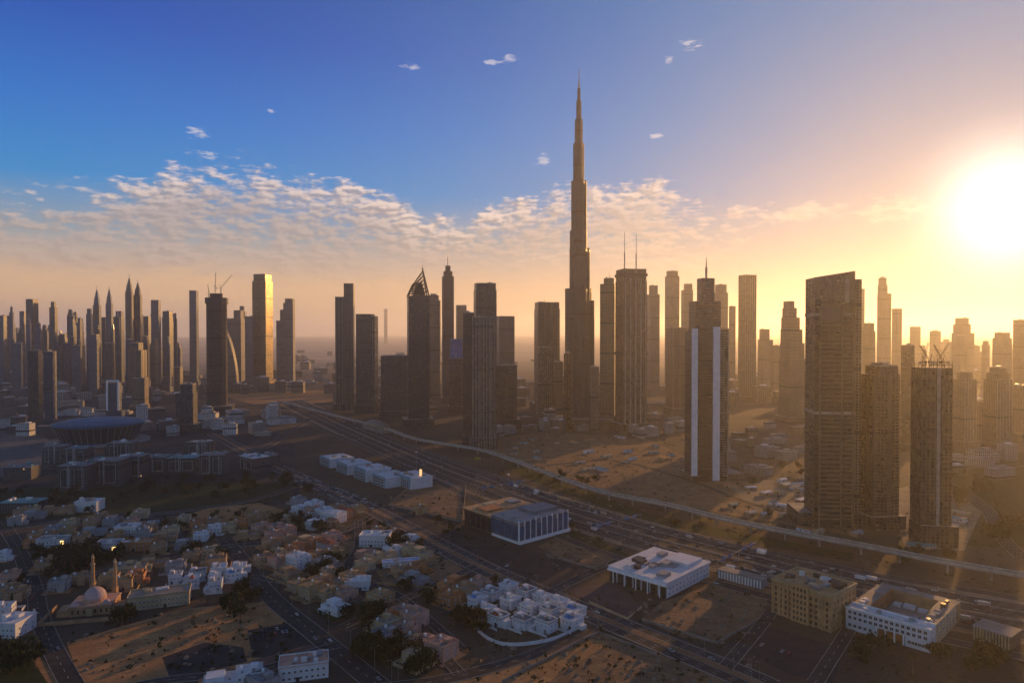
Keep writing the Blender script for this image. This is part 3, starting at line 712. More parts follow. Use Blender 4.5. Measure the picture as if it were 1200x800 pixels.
T('pale round topped tower in the bright haze, tallest of its group', 1026, 1046, 344, 2500, F_GREY, .25, .8, tiers=((.62, .8, -.18, 0, 334), (.48, .7, -.2, 0, 326)), shape='soft')
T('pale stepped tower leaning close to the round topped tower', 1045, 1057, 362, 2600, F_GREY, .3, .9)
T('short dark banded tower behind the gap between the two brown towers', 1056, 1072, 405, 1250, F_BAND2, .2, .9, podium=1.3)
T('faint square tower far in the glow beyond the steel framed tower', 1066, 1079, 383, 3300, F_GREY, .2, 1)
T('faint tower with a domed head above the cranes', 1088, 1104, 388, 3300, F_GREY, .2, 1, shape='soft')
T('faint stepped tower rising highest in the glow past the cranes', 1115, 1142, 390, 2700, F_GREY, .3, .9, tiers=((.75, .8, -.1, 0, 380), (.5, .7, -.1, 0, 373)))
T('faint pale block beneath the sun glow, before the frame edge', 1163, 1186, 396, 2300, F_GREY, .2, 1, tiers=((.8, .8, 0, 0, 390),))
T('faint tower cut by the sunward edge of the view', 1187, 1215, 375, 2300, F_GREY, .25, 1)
T('slim tan tower with pointed shoulders past the steel framed tower', 1117, 1145, 444, 1240, F_TAN, .3, .9, tiers=((.6, .7, 0, 0, 436),), podium=1.3, fins=4)
T('wide tan tower with twin humped crown nearest the sun', 1153, 1187, 444, 1240, F_TAN, .25, .8, tiers=((.8, .8, 0, 0, 436), (.5, .7, 0, 0, 431)), podium=1.3, fins=5)
T('low tan block wedged against the twin humped tower', 1141, 1154, 470, 1300, F_TAN, .2, 1)
T('hazy mid block under the sun beside the twin humped tower', 1186, 1210, 452, 1350, F_TAN, .2, 1, podium=1.2)

# --- centre group
T('dark square headed tower before the tallest one', 626, 656, 362, 1913, F_BROWN, .15, .9, podium=1.3, tiers=((.96, .96, 0, 0, 355),), spire=(-.1, 350, 1.0))
T('short pale ribbed tower at the foot of the square headed tower', 627, 648, 414, 1760, F_RIB, .2, .8, tiers=((.8, .8, 0, 0, 407),), podium=1.2)
T('short dim tower between the pale ribbed one and the tallest tower', 648, 660, 424, 1740, F_TAN, .3, 1, podium=1.2)
T('narrow rounded tower catching gold light against the tallest tower', 660, 671, 414, 1500, F_GOLD, radians(-20), .9, shape='soft', podium=1.2)
T('low golden block at the base of the tallest tower', 690, 702, 430, 1500, F_TAN, .2, 1)
T('tall flat topped tower rising behind the grey ribbed slab', 555, 582, 340, 1360, F_BROWN, .2, .8, tiers=((.94, .94, 0, 0, 333),), podium=1.1)
o = T('grey ribbed slab tower standing in front, nearest of the middle group', 553, 579, 372, 1285, F_RIB, radians(6), .7, podium=1.25, fins=6)
T('dark narrow shoulder tower joined to the grey ribbed slab', 542, 556, 367, 1310, F_DARK, .1, 1.2, podium=1.15)
T('hazy square block behind the flat topped tower', 582, 603, 371, 2050, F_GREY, .2, .9)
T('squat dark block with flat roof at the foot of the hazy square one', 579, 606, 428, 1560, F_BAND2, .15, .8, podium=1.2)
def lattice_tower():
    D = 1590.0; k = D/FOC
    o = T('dark tower crowned by a ragged open lattice peak', 477, 503, 347, D, F_DARK, radians(14), .9, podium=1.5, name='lattice_tower', kit=False, fins=5, finmat=M_DARK)
    w, d, h = o['w'], o['d'], o['h']; R = random.Random(8)
    mb = MB()
    P = [(-w*.5, -d*.5), (w*.5, -d*.5), (w*.5, d*.5), (-w*.5, d*.5)]; pk = (w*.22, 0, Z_at(314, D)); pk2 = (-w*.26, 0, Z_at(333, D))
    for i, p in enumerate(P):
        a = (*p, h-.5); q = (*P[(i+1) % 4], h-.5); top = pk if p[0] > 0 else pk2
        mb.bar(a, top, 1.5); n = 7
        for j in range(1, n):
            t = j/n; u = Vector(a).lerp(Vector(top), t); v = Vector(q).lerp(Vector(pk if q[0] > 0 else pk2), t+.06 if t+.06 < 1 else 1)
            mb.bar(u, v, .9); v2 = Vector(q).lerp(Vector(pk if q[0] > 0 else pk2), max(0, t-.14)); mb.bar(u, v2, .7)
    mb.build('lattice_crown', M_DARK, o)
    mb = MB(); mb.prism(rect(w*.6, d*.6, w*.05), h-.5, Z_at(331, D), 0, 0, top=.4); mb.build('crown_core', M_DARK, o)
    mb = MB(); mb.cyl(pk[0], 0, .8, pk[2]-4, pk[2]+8, 0, 6, .3); mb.build('spire', M_DARK, o)
lattice_tower()
T('pale round shouldered tower close behind the lattice crowned tower', 500, 517, 352, 2200, F_GREY, .2, .9, tiers=((.8, .8, -.02, 0, 346),), shape='soft')
T('slender silver tower with a needle mast, taller than its neighbours', 518, 532, 324, 2100, F_SILVER, .3, .9, tiers=((.75, .8, 0, 0, 318), (.42, .5, 0, 0, 312)), spire=(0, 293, 1.6), podium=1.4)
T('hazy T shaped tower between the silver needle tower and dark shoulder tower', 535, 546, 364, 2800, F_GREY, .2, .9, tiers=((1.15, 1.0, 0, 0, 358),))
F_SKYB = facade('bright_blue_screen_facade', (.03, .13, .42), (.05, .15, .40), 5.0, 6.0, .12, .08, .2, .8, gv=.2)
o = T('squat dark block carrying a bright blue glass panel', 526, 545, 420, 1850, F_DARK, .1, .8, podium=1.2)
mb = MB(); mb.prism(rect(o['w']*.86, o['d']*.86), o['h']-.3, Z_at(397, 1850), 0, 1); mb.build('blue_glass_box', [F_SKYB, M_ROOF], o)
T('wide dark block beside the black glass tower, lower than both', 446, 478, 417, 1750, F_DARK, .1, .8, podium=1.15)
T('black glass slab with a pale side wall, next to the two part tower', 417, 439, 368, 1850, F_DARK, radians(-4), .9, podium=1.2, tiers=((.30, .9, .60, 0, 371, 1.0, F_RIB),))
T('tall two part tower, its taller half on the road side', 393, 407, 348, 1920, F_BROWN, .12, 1.2, podium=1.4, tiers=((.92, 1.1, .78, 0, 333, 1.0, F_BROWN),), fins=3)
T('distant thin hazy tower standing alone over the desert', 450, 454, 362, 12500, F_GREY, .2, 1)

# --- left group
o = T('black unfinished tower wrapped in netting with cranes on its head', 241, 267, 352, 1853, F_RAW, radians(15), 1.0, shape='oct', podium=1.5, name='unfinished_tower', kit=False, tiers=((.62, .62, -.02, 0, 344),))
mb = MB(); mb.prism(chamf(o['w']*1.12, o['d']*1.12), Z_at(356, 1853), Z_at(349, 1853), 0, 0); mb.build('climbing_formwork', M_DARK, o)
b = roof_of(o)
crane('crane with raised jib on the black unfinished tower, its mast tallest', (b.x-4, b.y, b.z), 20, 44, 1.9, 1.05, 'cranes on the black unfinished tower')
crane('crane leaning outward on the black unfinished tower', (b.x+14, b.y-6, b.z-4), 18, 46, .2, .9, 'cranes on the black unfinished tower')
crane('stubby crane at the edge of the black unfinished tower', (b.x-20, b.y-4, b.z-12), 18, 22, 2.2, 1.1, 'cranes on the black unfinished tower')
o = T('tall gold reflecting tower glowing in the low sun', 296, 320, 330, 2900, F_GOLD, radians(-9), 1.0, podium=1.4, name='gold_tower', tiers=((.88, .9, 0, 0, 322),), fins=4, finmat=M_DARK)
T('blue grey block tight against the gold reflecting tower', 287, 298, 371, 2850, F_BLUE, .1, 1.1, podium=1.3)
T('stepped grey tower climbing towards the open desert', 332, 346, 355, 2750, F_GREY, .1, 1.1, podium=1.3, tiers=((.8, 1, .08, 0, 350), (.5, 1, -.58, 0, 363), (.5, 1, -.98, 0, 376)))
T('plain blue slab beside the black unfinished tower, on the marina side', 222, 233, 341, 2800, F_BLUE, .1, 1, podium=1.3)
T('broad hazy block behind the black unfinished tower', 266, 287, 373, 3000, F_GREY, .1, 1, tiers=((.5, .8, .2, 0, 364),))
T('hazy slab with small penthouse between the black and gold towers', 279, 289, 365, 3100, F_BLUE, .1, 1, tiers=((.6, .6, 0, 0, 359),))
def sail_tower():
    D = 2500.0; k = D/FOC
    o = thing('sail_tower', 'pale curved sail shaped building at the side of the black unfinished tower', 'tower', (X_at(270, D), D, 0), 0)
    mb = MB(); n = 12; rings = []
    for i in range(n+1):
        t = i/n; z = Z_at(430, D)*0 + (Z_at(384, D))*t; wd = 14*k*(1-t**2.2)+1.5*k
        x0 = -7*k
        rings.append([(x0, -12, z), (x0+wd, -12, z), (x0+wd, 12, z), (x0, 12, z)])
    mb.loft(rings, 0, 1); mb.build('shaft', [F_TAN, M_ROOF], o)
    mb = MB()
    for a, b_ in zip(rings[:-1], rings[1:]): mb.bar(a[1], b_[1], 1.3)
    mb.build('curved_edge', M_CONC, o)
sail_tower()
LEFT = [
 ('broad navy slab cut by the edge of the view', -6, 11, 370, 2700, F_BLUE, 'rect', (), None),
 ('slim navy tower with a small point next to the edge slab', 11, 17, 366, 3000, F_BLUE, 'rect', ((.6, .6, 0, 0, 360),), (0, 355)),
 ('navy block shouldered against the flat capped tower', 23, 32, 365, 2900, F_BLUE, 'rect', (), None),
 ('wide flat capped navy tower with a roof slab', 31, 45, 356, 2800, F_DARK, 'rect', ((1.06, 1.06, 0, 0, 351),), None),
 ('lone dark tower with narrow cap in the gap beside the flat capped one', 58, 68, 360, 2850, F_DARK, 'rect', ((.6, .7, 0, 0, 354),), None),
 ('stepped dim tower between the lone dark one and the pointed twins', 80, 90, 381, 2700, F_BLUE, 'rect', ((.5, .8, .1, 0, 375),), None),
 ('dim tower with peaked corner just before the pointed twins', 89, 98, 378, 2750, F_BLUE, 'rect', ((.6, .8, .15, 0, 373),), None),
 ('grey blue slab directly before the first pointed tower', 101, 109, 368, 2600, F_BLUE, 'rect', ((.7, .8, 0, 0, 362),), None),
 ('wide grey slab between the two pointed towers, in the midst', 117, 126, 372, 2900, F_BLUE, 'rect', (), None),
 ('broad blue block at the foot of the second pointed tower', 133, 146, 371, 2750, F_BLUE, 'rect', ((.7, .8, .1, 0, 365),), None),
 ('square navy slab right beyond the tallest blade towers', 168, 177, 371, 2800, F_BLUE, 'rect', (), None),
 ('tall navy slab with even flat roof past the blade towers', 177, 189, 352, 2750, F_BLUE, 'rect', (), None),
 ('dark navy slab with open roof frame, last before the gap', 190, 203, 372, 2650, F_DARK, 'rect', ((.9, .9, 0, 0, 365),), None),
 ('warm brown slab catching light below the flat roofed navy slab', 176, 186, 402, 2300, F_TAN, 'rect', ((.6, .8, .1, 0, 397),), None),
 ('blue grey block in the dim middle of the marina group', 147, 158, 398, 2350, F_BLUE, 'rect', (), None),
 ('wide brown hazy block before the blade towers', 150, 172, 410, 2200, F_BROWN, 'rect', ((.7, .8, -.1, 0, 402),), None),
 ('pale low slab before the peaked corner tower', 84, 100, 405, 2300, F_BLUE, 'rect', (), None),
 ('plain blue block in front of the pointed twins', 104, 118, 398, 2250, F_BLUE, 'rect', ((.8, .8, 0, 0, 392),), None),
 ('plain dark block at the feet of the second pointed tower', 122, 134, 402, 2200, F_DARK, 'rect', (), None),
 ('low blue slab below the flat capped navy tower', 14, 30, 402, 2300, F_BLUE, 'rect', (), None),
 ('low dark slab beneath the lone dark tower', 66, 82, 402, 2500, F_BLUE, 'rect', (), None),
 ('narrow brown slab behind the netted tower side', 203, 214, 430, 2200, F_BROWN, 'rect', (), None),
]
for (lb, a, b, yt, D, f, sh, ti, sp) in LEFT:
    T(lb, a, b, yt, D, f, random.uniform(-.15, .25), random.uniform(.8, 1.1), sh, ti, 1.4, sp, group='marina towers')
def pointed(lb, a, b, ysh, ytip, D, f, lit=False):
    w, cx = fit(a, b, D, .15, .9)
    o = thing('pointed_tower', lb, 'tower', (cx, D, 0), .15, 'pointed towers of the marina group'); z1 = Z_at(ysh, D); zt = Z_at(ytip, D); d = w*.9
    mb = MB(); mb.prism(rect(w, d), 0, z1, 0, 1); mb.build('shaft', [f, M_ROOF], o)
    mb = MB(); mb.prism(rect(w*.86, d*.86), z1-.3, z1+(zt-z1)*.40, 0, 1, top=.72); mb.prism(rect(w*.56, d*.56), z1+(zt-z1)*.39, z1+(zt-z1)*.75, 0, 1, top=.3); mb.build('tapered_crown', [f, M_DARK], o)
    mb = MB(); mb.cyl(0, 0, 1.8, z1+(zt-z1)*.7, zt, 0, 6, .4); mb.build('spire', M_STEEL, o)
    if lit:
        mb = MB(); mb.prism(rect(w*.75, 3, 0, -d/2-1.6), z1-62, z1-8, 0, 0); mb.build('painted_sun_panel', F_GOLD, o)  # gold slab standing in for the sunlit part of the shaft
    mb = MB(); mb.prism(rect(w*1.4, d*1.3), 0, 20, 0, 1); mb.build('podium', [f, M_ROOF], o)
pointed('first pointed spire tower with sunlight painted gold at its neck', 109, 119, 358, 334, 2850, F_BLUE, True)
pointed('second pointed spire tower, slimmer and without painted gold', 124, 133, 356, 334, 2850, F_BLUE)
pointed('tallest blade tower of the marina group with broad shoulders', 147, 157, 342, 321, 2700, F_BROWN)
pointed('blade tower with stepped peak hugging the tallest blade tower', 157, 167, 346, 327, 2750, F_DARK)
R = random.Random(91)
for k in range(56):                                       # the crowd of slabs between the named ones
    px = R.uniform(-5, 205); wd = R.uniform(4, 10); yt = R.uniform(368, 412); D = R.uniform(2300, 3600)
    T('plain bluish slab lost in the marina crowd, none of them standing out', px, px+wd, yt, D, R.choice((F_BLUE, F_BLUE, F_DARK, F_NAVY)), R.uniform(-.2, .3), R.uniform(.8, 1.2), R.choice(('rect', 'rect', 'oct', 'soft')), ((R.uniform(.4, .85), .8, R.uniform(-.1, .1), 0, yt-R.uniform(2, 7), R.choice((1, 1, .6))),), 1.3, (0, yt-R.uniform(10, 15), .9) if R.random() < .3 else None, group='plain slabs of the marina crowd')
for k in range(16):
    px = R.uniform(1010, 1200); wd = R.uniform(8, 16); yt = R.uniform(392, 430); D = R.uniform(2400, 4200)
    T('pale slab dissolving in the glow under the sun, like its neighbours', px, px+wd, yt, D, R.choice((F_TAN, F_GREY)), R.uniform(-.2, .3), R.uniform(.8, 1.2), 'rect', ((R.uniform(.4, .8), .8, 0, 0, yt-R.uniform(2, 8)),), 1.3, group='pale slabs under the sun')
# nearer dark pair, white framed slab, warm block
T('near dark glass slab, broader of the pair over the arena', 32, 50, 413, 1500, F_DARK, .1, .8, podium=1.3, tiers=((.96, .9, 0, 0, 411),))
T('near bluish slab, hazier of the pair over the arena', 51, 66, 412, 1560, F_BLUE, .1, .8, podium=1.3)
o = T('small slab outlined by bright white edge frames behind the arena', 125, 142, 448, 1750, F_BLUE, radians(6), .7, podium=1.3, name='framed_slab', kit=False)
for fx in (-.5, .5):
    mb = MB(); mb.box(fx*o['w'], -o['d']/2-.6, 4.2, 2.4, 0, o['h']+2.5); mb.build('white_frame', M_WHITE, o)
mb = MB(); mb.box(0, -o['d']/2-.6, o['w']+4.2, 2.2, o['h']+2.6, o['h']+7); mb.build('white_frame', M_WHITE, o)
T('warm brown mid rise block behind the arena, beside the framed slab', 154, 174, 443, 1900, F_TAN, .1, .8, podium=1.3)
T('dark blurred mid rise in front of the black unfinished tower', 205, 231, 460, 1500, F_DARK, .15, .9, podium=1.3, tiers=((.7, .8, .1, 0, 450),))

# ------------------------------------------------------------------ elevated railway along the highway
def viaduct():
    H = 10.0
    pts = [G(px, py, H) for px, py in ((330, 470), (394, 487), (450, 501), (488, 514), (560, 526), (602, 539), (626, 548), (700, 574), (780, 590), (840, 605), (900, 618), (960, 629), (1020, 640), (1095, 655), (1200, 673), (1340, 694))]
    line = smooth(pts, 6)
    o = thing('railway_viaduct', 'pale elevated railway viaduct curving on piers along the wide highway', 'viaduct', (0, 0, 0))
    mb = MB(); ribbon_to(mb, line, -4.8, 4.8, H-1.9, H); mb.build('deck', M_CONC, o)
    for s in (-1, 1):
        mb = MB(); ribbon_to(mb, line, s*4.8-.2, s*4.8+.2, H-.6, H+1.3); mb.build('parapet', plain('pale_concrete', (.42, .38, .33)), o)
    for s in (-1, 1):
        mb = MB(); ribbon_to(mb, line, s*2.2-.8, s*2.2+.8, H+.004, H+.35); mb.build('track', M_ROOF, o)
    mb = MB(); mb.cyl(0, 0, 1.1, 0, H-3.2, 0, 10); mb.loft([[(-1.2, -1, H-3.3), (1.2, -1, H-3.3), (1.2, 1, H-3.3), (-1.2, 1, H-3.3)], [(-4.2, -1, H-1.9), (4.2, -1, H-1.9), (4.2, 1, H-1.9), (-4.2, 1, H-1.9)]], 0, 0, True)
    pier = mb.build('pier', M_CONC, o); first = True; acc = 0; cnt = 0
    for i in range(len(line)-1):
        L = (line[i+1]-line[i]).length; acc += L
        if acc >= 32 and cnt < 95:
            acc = 0; cnt += 1; d = line[i+1]-line[i]
            p = pier if first else pier.copy()
            if not first: COL.objects.link(p); p.parent = o
            first = False; p.location = (line[i].x, line[i].y, 0); p.rotation_euler = (0, 0, atan2(d.y, d.x)+pi/2)
    return line
VIA = viaduct()
def station():
    i = 11; c = VIA[i]; d = VIA[i+1]-VIA[i-1]
    o = thing('railway_station', 'shell roofed station straddling the railway viaduct by the wide highway', 'station', (c.x, c.y, 0), atan2(d.y, d.x))
    mb = MB(); n = 10; rings = []
    for k in range(n+1):
        t = -1+2*k/n; s = sqrt(max(.02, 1-t*t)); rings.append([(t*55, 15*s*cos(a), 8+15*s*sin(a)) for a in [pi*j/10 for j in range(11)]])
    mb.loft(rings, 0, None, closed=False); mb.build('shell_roof', F_GOLD if False else plain('bronze_roof', (.22, .17, .11), .4, metal=.4), o)
    mb = MB(); mb.box(0, 0, 96, 24, 0, 9); mb.build('concourse', F_LOW, o)
station()

# ------------------------------------------------------------------ windows as parts: one small mesh, copied along a wall
WIN = {}
def win_mesh(w, h, fr=M_WHITE, gl=M_GLASS, key=''):
    k = (w, h, fr.name, gl.name)
    if k not in WIN:
        mb = MB(); t = .12
        mb.box(0, -.02, w-2*t, .10, t, h-t, 1)
        for a in (-1, 1): mb.box(a*(w/2-t/2), -.05, t, .24, 0, h, 0)
        mb.box(0, -.05, w-2*t, .24, 0, t, 0); mb.box(0, -.05, w-2*t, .24, h-t, h, 0); mb.box(0, -.06, .08, .2, t, h-t, 0)
        me_o = mb.build('window', [fr, gl]); WIN[k] = me_o.data; bpy.data.objects.remove(me_o)
    return WIN[k]
def wins(par, me, a, b, nx, zs, margin=1.2):
    """row of windows on the wall from a to b (outside on its right-hand side walking a->b)"""
    a, b = Vector((*a, 0)), Vector((*b, 0)); d = b-a; L = d.length; u = d.normalized(); rot = atan2(u.y, u.x)
    for z in zs:
        for k in range(nx):
            p = a+u*(margin+(L-2*margin)*(k+.5)/nx); o = link('window', me, par, (p.x, p.y, z)); o.rotation_euler = (0, 0, rot)
M_YEL = plain('yellow_stone', (.46, .28, .135)); M_CREAM = plain('cream_render', (.46, .36, .22)); M_TANW = plain('tan_render', (.37, .235, .13)); M_PINK = plain('pink_render', (.50, .29, .21))
M_ORNG = plain('terracotta_render', (.44, .19, .075)); M_BLUW = plain('white_render', (.62, .64, .68), .6, .1); M_GREYW = plain('grey_render', (.30, .30, .31)); M_OLIVE = plain('ochre_render', (.37, .25, .125))
M_RED = plain('red_tiles', (.28, .085, .045), scale=.6); M_WROOF = plain('white_roof', (.62, .62, .64), .6, .15); M_TEAL = plain('teal_sheet', (.10, .26, .28), .5); M_BLUEROOF = plain('blue_roof', (.06, .20, .45), .4)
M_ARENA = plain('arena_roof_blue', (.03, .095, .165), .45, .15, .02)
GRID = radians(36)

def corner_block(name, label, cat, pl, pm, pr, h):
    """rectangular block from the ground pixels of its left, near and right corners -> Empty, width along pm->pr, depth along pm->pl"""
    a, m, b = G(*pl), G(*pm), G(*pr)
    ex = (b-m); W = ex.length; rot = atan2(ex.y, ex.x); ey = Vector((-sin(rot), cos(rot), 0)); D = max(4.0, (a-m).dot(ey))
    o = thing(name, label, cat, (m.x, m.y, 0), rot); o['w'] = W; o['d'] = D; o['h'] = h
    return o, W, D

# --- office block with glass front and tan roof painted sunlit orange
def office_block():
    o, W, D = corner_block('office_block', 'low office block, glass front on a white base and roof painted sunlit orange', 'office', (544, 615), (607, 638), (665, 622), 23)
    h = 22.0; h2 = 19.0; y1 = D*.46
    mb = MB(); mb.box(W/2, y1/2, W, y1, 3.2, h); mb.build('glass_wing', plain('blue_grey_panel', (.13, .16, .20), .5), o)
    mb = MB(); mb.box(W*.5, y1+(D-y1)/2+.01, W*.94, D-y1, 0, h2); mb.build('tan_wing', plain('dark_bronze', (.085, .062, .045)), o)  # wing walls in one even dark bronze
    mb = MB(); mb.box(W*.52, -.4, W*1.02, 3.5, 0, 3.4); mb.box(W/2, y1/2+1, W-1, y1-2, 0, 3.19); mb.build('white_base', M_WHITE, o)
    mb = MB(); mb.box(W*.5, y1+(D-y1)/2+1, W*.94+4, D-y1-2+4, h2, h2+1.3); mb.build('sunlit_tan_roof', plain('sunlit_tan_roof', (.48, .29, .14)), o)  # tan roof with the low sun's orange put into its colour
    mb = MB(); mb.box(W/2, y1/2, W+1, y1+.6, h, h+.9); mb.build('roof', M_GREYW, o)
    mb = MB(); mb.box(W*.70, y1*.55, W*.5, y1*.6, h+.85, h+4.2); mb.build('set_back_floor', MATS['blue_grey_panel'], o)
    mb = MB(); mb.box(W*.2, y1*.5, W*.22, y1*.5, h+.85, h+2.6); mb.build('set_back_floor', M_GREYW, o)
    for k in range(9):
        mb = MB(); mb.box(W*(k+.5)/9, -.5, W/9-1.3, 1.4, 3.5, h-(.6 if k % 3 else 4.5)); mb.build('glass_bay', M_GLASSB, o)
    for k in range(10):
        mb = MB(); mb.box(.5+(W-1)*k/9, -.9, .8, 1.5, 3.4, h+(.9 if k % 3 else 2.4)); mb.build('white_column', M_WHITE, o)
    for k in range(4):
        mb = MB(); mb.box(-.3, y1*(k+.5)/4, .8, y1/4-1.5, 4.5, h-3); mb.build('glass_bay', M_GLASSB, o)
    for k in range(5):
        mb = MB(); mb.box(W*.03-.3, y1+(D-y1)*(k+.6)/5.2, .8, (D-y1)/7, 2.5, h2-3); mb.build('dark_bay', M_GLASS, o)
    for (fx, fy, w, d, hh, m) in ((.25, .72, .3, .2, 2.2, M_ORNG), (.62, .60, .3, .12, 1.6, M_TANW), (.4, .88, .2, .1, 3, M_CREAM), (.8, .8, .2, .14, 2.4, M_STEEL)):
        mb = MB(); mb.box(W*fx, D*fy, W*w, D*d, h2+1.25, h2+1.3+hh); mb.build('roof_plant', m, o)
office_block()

def white_block():
    o, W, D = corner_block('showroom', 'wide white showroom block with a white roof and dark shaded bays', 'showroom', (718, 678), (782, 701), (832, 675), 13)
    h = 12.5
    mb = MB(); mb.box(W/2, D/2, W-1, D-1, 0, h); mb.build('wall', M_BLUW, o)
    mb = MB(); mb.box(W/2, D/2, W+1.5, D+1.5, h-.2, h+.9); mb.build('roof', M_WROOF, o)
    for k in range(7):
        mb = MB(); mb.box(-.1, D*(k+.5)/7, 2.2, D/7-2.6, .3, h-3.2); mb.build('shaded_bay', M_GLASS, o)
    wins(o, win_mesh(2.2, 1.8), (0, .5), (W, .5), 12, (2.2, 6.6))
    for k in range(5):
        mb = MB(); mb.box(-2.4, D*(k+.5)/5, .7, .7, 0, h+.5); mb.build('column', M_WHITE, o)
    mb = MB(); mb.box(-1.5, D/2, 3.2, D, h-2.4, h-.3); mb.build('canopy', M_WHITE, o)
    R = random.Random(2)
    for k in range(14):
        w, d = R.uniform(3, 11), R.uniform(3, 8); mb = MB(); mb.box(R.uniform(.12, .85)*W, R.uniform(.12, .85)*D, w, d, h+.85, h+1+R.uniform(1, 3.2)); mb.build('roof_plant', R.choice((M_WROOF, M_STEEL, M_GREYW, M_DARK)), o)
    mb = MB(); mb.box(W*.78, D*.3, W*.34, D*.4, h+.85, h+3.6); mb.build('upper_floor', M_BLUW, o)
white_block()

def yellow_block():
    h = 26.0
    o, W, D = corner_block('stone_hotel', 'yellow stone hotel with tall arched windows and cluttered flat roof', 'hotel', (893, 723), (974, 741), (1003, 724), h)
    # here local x runs along the short side, local y along the long front
    mb = MB(); mb.box(W/2, D/2, W, D, 0, h); mb.build('wall', M_YEL, o)
    mb = MB()
    for (bx, by, bw, bd) in ((W/2, -.3, W+1.6, 1.2), (W/2, D+.3, W+1.6, 1.2), (-.3, D/2, 1.2, D-.6), (W+.3, D/2, 1.2, D-.6)): mb.box(bx, by, bw, bd, h-.4, h+1.4)
    mb.build('cornice', plain('pale_yellow_stone', (.42, .31, .17)), o)
    wins(o, win_mesh(1.8, 2.9, M_YEL), (0, D), (0, 0), 11, (1.6, 5.9, 10.2, 14.5, 19.0))
    wins(o, win_mesh(1.8, 2.9, M_YEL), (0, 0), (W, 0), 6, (1.6, 5.9, 10.2, 14.5, 19.0))
    for k in range(8):
        mb = MB(); mb.box(-.5, D*k/7.0 if 0 < k < 7 else (.6 if k == 0 else D-.6), 1.0, 1.2, 0, h-.5); mb.build('pilaster', M_YEL, o)
    mb = MB(); mb.box(-.9, D/2, 1.8, D*.30, 0, h+3.0); mb.build('centre_bay', M_YEL, o)
    wins(o, win_mesh(1.8, 2.9, M_YEL), (-1.8, D*.65), (-1.8, D*.35), 4, (1.6, 5.9, 10.2, 14.5, 19.0, 23.6))
    R = random.Random(9)
    for k in range(18):
        w, d = R.uniform(2, 7), R.uniform(2, 8); mb = MB(); mb.box(R.uniform(.15, .85)*W, R.uniform(.1, .9)*D, w, d, h-.1, h+R.uniform(.8, 3.5)); mb.build('roof_plant', R.choice((M_WROOF, M_STEEL, M_GREYW, M_DARK, M_CREAM)), o)
yellow_block()

def u_block():
    h = 15.5
    o, W, D = corner_block('courtyard_block', 'white block round an orange walled courtyard with rows of dark square windows', 'apartment block', (989, 737), (1090, 765), (1116, 736), h)
    # local y = long front (towards the left corner), x = short side
    L = D
    mb = MB()
    mb.box(6, L/2, 12, L, 7.0, h); mb.box(6, L*.14, 12, L*.28, 0, 6.99); mb.box(6, L*.81, 12, L*.38, 0, 6.99); mb.build('wall', M_BLUW, o)
    mb = MB(); mb.box(8.5, L*.45, 7, L*.34-.2, 0, 6.98); mb.build('shaded_arcade', M_ORNG, o)
    mb = MB(); mb.box(12+W*.5, 5.5, W, 11, 0, h-.4, 0, 1); mb.build('side_wing', [M_CREAM, M_ROOF], o)
    mb = MB(); mb.box(12+W*.5, L-5.5, W, 11, 0, h-.4, 0, 1); mb.build('side_wing', [M_ORNG, M_ROOF], o)
    mb = MB(); mb.box(12+W*.55, L/2, W*1.05, L-23, 0, 4.5); mb.build('courtyard_roof', M_ROOF, o)
    mb = MB(); mb.box(16+W*1.05, L/2, 10, L, 0, h-2, 0, 1); mb.build('rear_wing', [M_TANW, M_ROOF], o)
    mb = MB(); mb.box(-.1, L/2, .5, L+.6, h-.2, h+1.2); mb.box(12.2, L/2, .5, L, h-.2, h+1.2); mb.build('parapet', M_WHITE, o)
    for k in range(4):
        mb = MB(); mb.box(.4, L*(.30+.32*k/3), .9, .9, 0, 7.1); mb.build('column', M_WHITE, o)
    me = win_mesh(2.4, 2.4, M_WHITE)
    wins(o, me, (0, L), (0, 0), 15, (8.0, 11.9)); wins(o, me, (0, L), (0, L*.64), 5, (2.4,)); wins(o, me, (0, L*.27), (0, 0), 6, (2.4,))
    wins(o, me, (0, 0), (12+W, 0), 8, (2.4, 7.0, 11.6))
    R = random.Random(21)
    for k in range(12):
        x, y = R.choice(((R.uniform(16, 8+W), 5.5), (R.uniform(16, 8+W), L-5.5))); mb = MB(); mb.box(x, y, R.uniform(1.5, 5), R.uniform(1.5, 5), h-.5, h+R.uniform(.6, 2.2)); mb.build('roof_plant', R.choice((M_STEEL, M_GREYW, M_WROOF, M_DARK)), o)
    for k in range(14):
        w, d = R.uniform(2.5, 8), R.uniform(2.5, 8); z = 4.4 if k < 8 else h-.5
        x, y = (R.uniform(16, 8+W), R.uniform(14, L-14)) if k < 8 else (R.uniform(2, 9), R.uniform(4, L-4))
        mb = MB(); mb.box(x, y, w if k < 8 else 2.5, d, z, z+R.uniform(1.2, 3.0)); mb.build('roof_plant', R.choice((M_TEAL, M_WROOF, M_STEEL, M_BLUW, M_GREYW)), o)
u_block()

def striped_shed(label, a, m, b, h, wallm, n, name='ribbed_shed'):
    o, W, D = corner_block(name, label, 'shed', a, m, b, h)
    mb = MB(); mb.box(W/2, D/2, W, D, 0, h); mb.build('wall', wallm, o)
    mb = MB(); mb.box(W/2, D/2, W+1.2, D+1.2, h, h+.7); mb.build('roof', M_ROOF, o)
    for k in range(n):
        mb = MB(); mb.box(-.35, D*(k+.5)/n, .7, .9, 0, h-.3); mb.build('rib', M_WHITE if wallm is not M_BROWN_ else M_CREAM, o)
M_BROWN_ = plain('brown_render', (.14, .10, .07))
striped_shed('long low blue grey shed with white ribs behind the yellow hotel', (842, 676), (893, 690), (899, 686), 7, M_GREYW, 15)
striped_shed('low brown ribbed block beside the courtyard block, on the sunny side', (1140, 748), (1184, 762), (1196, 753), 9, M_BROWN_, 12)

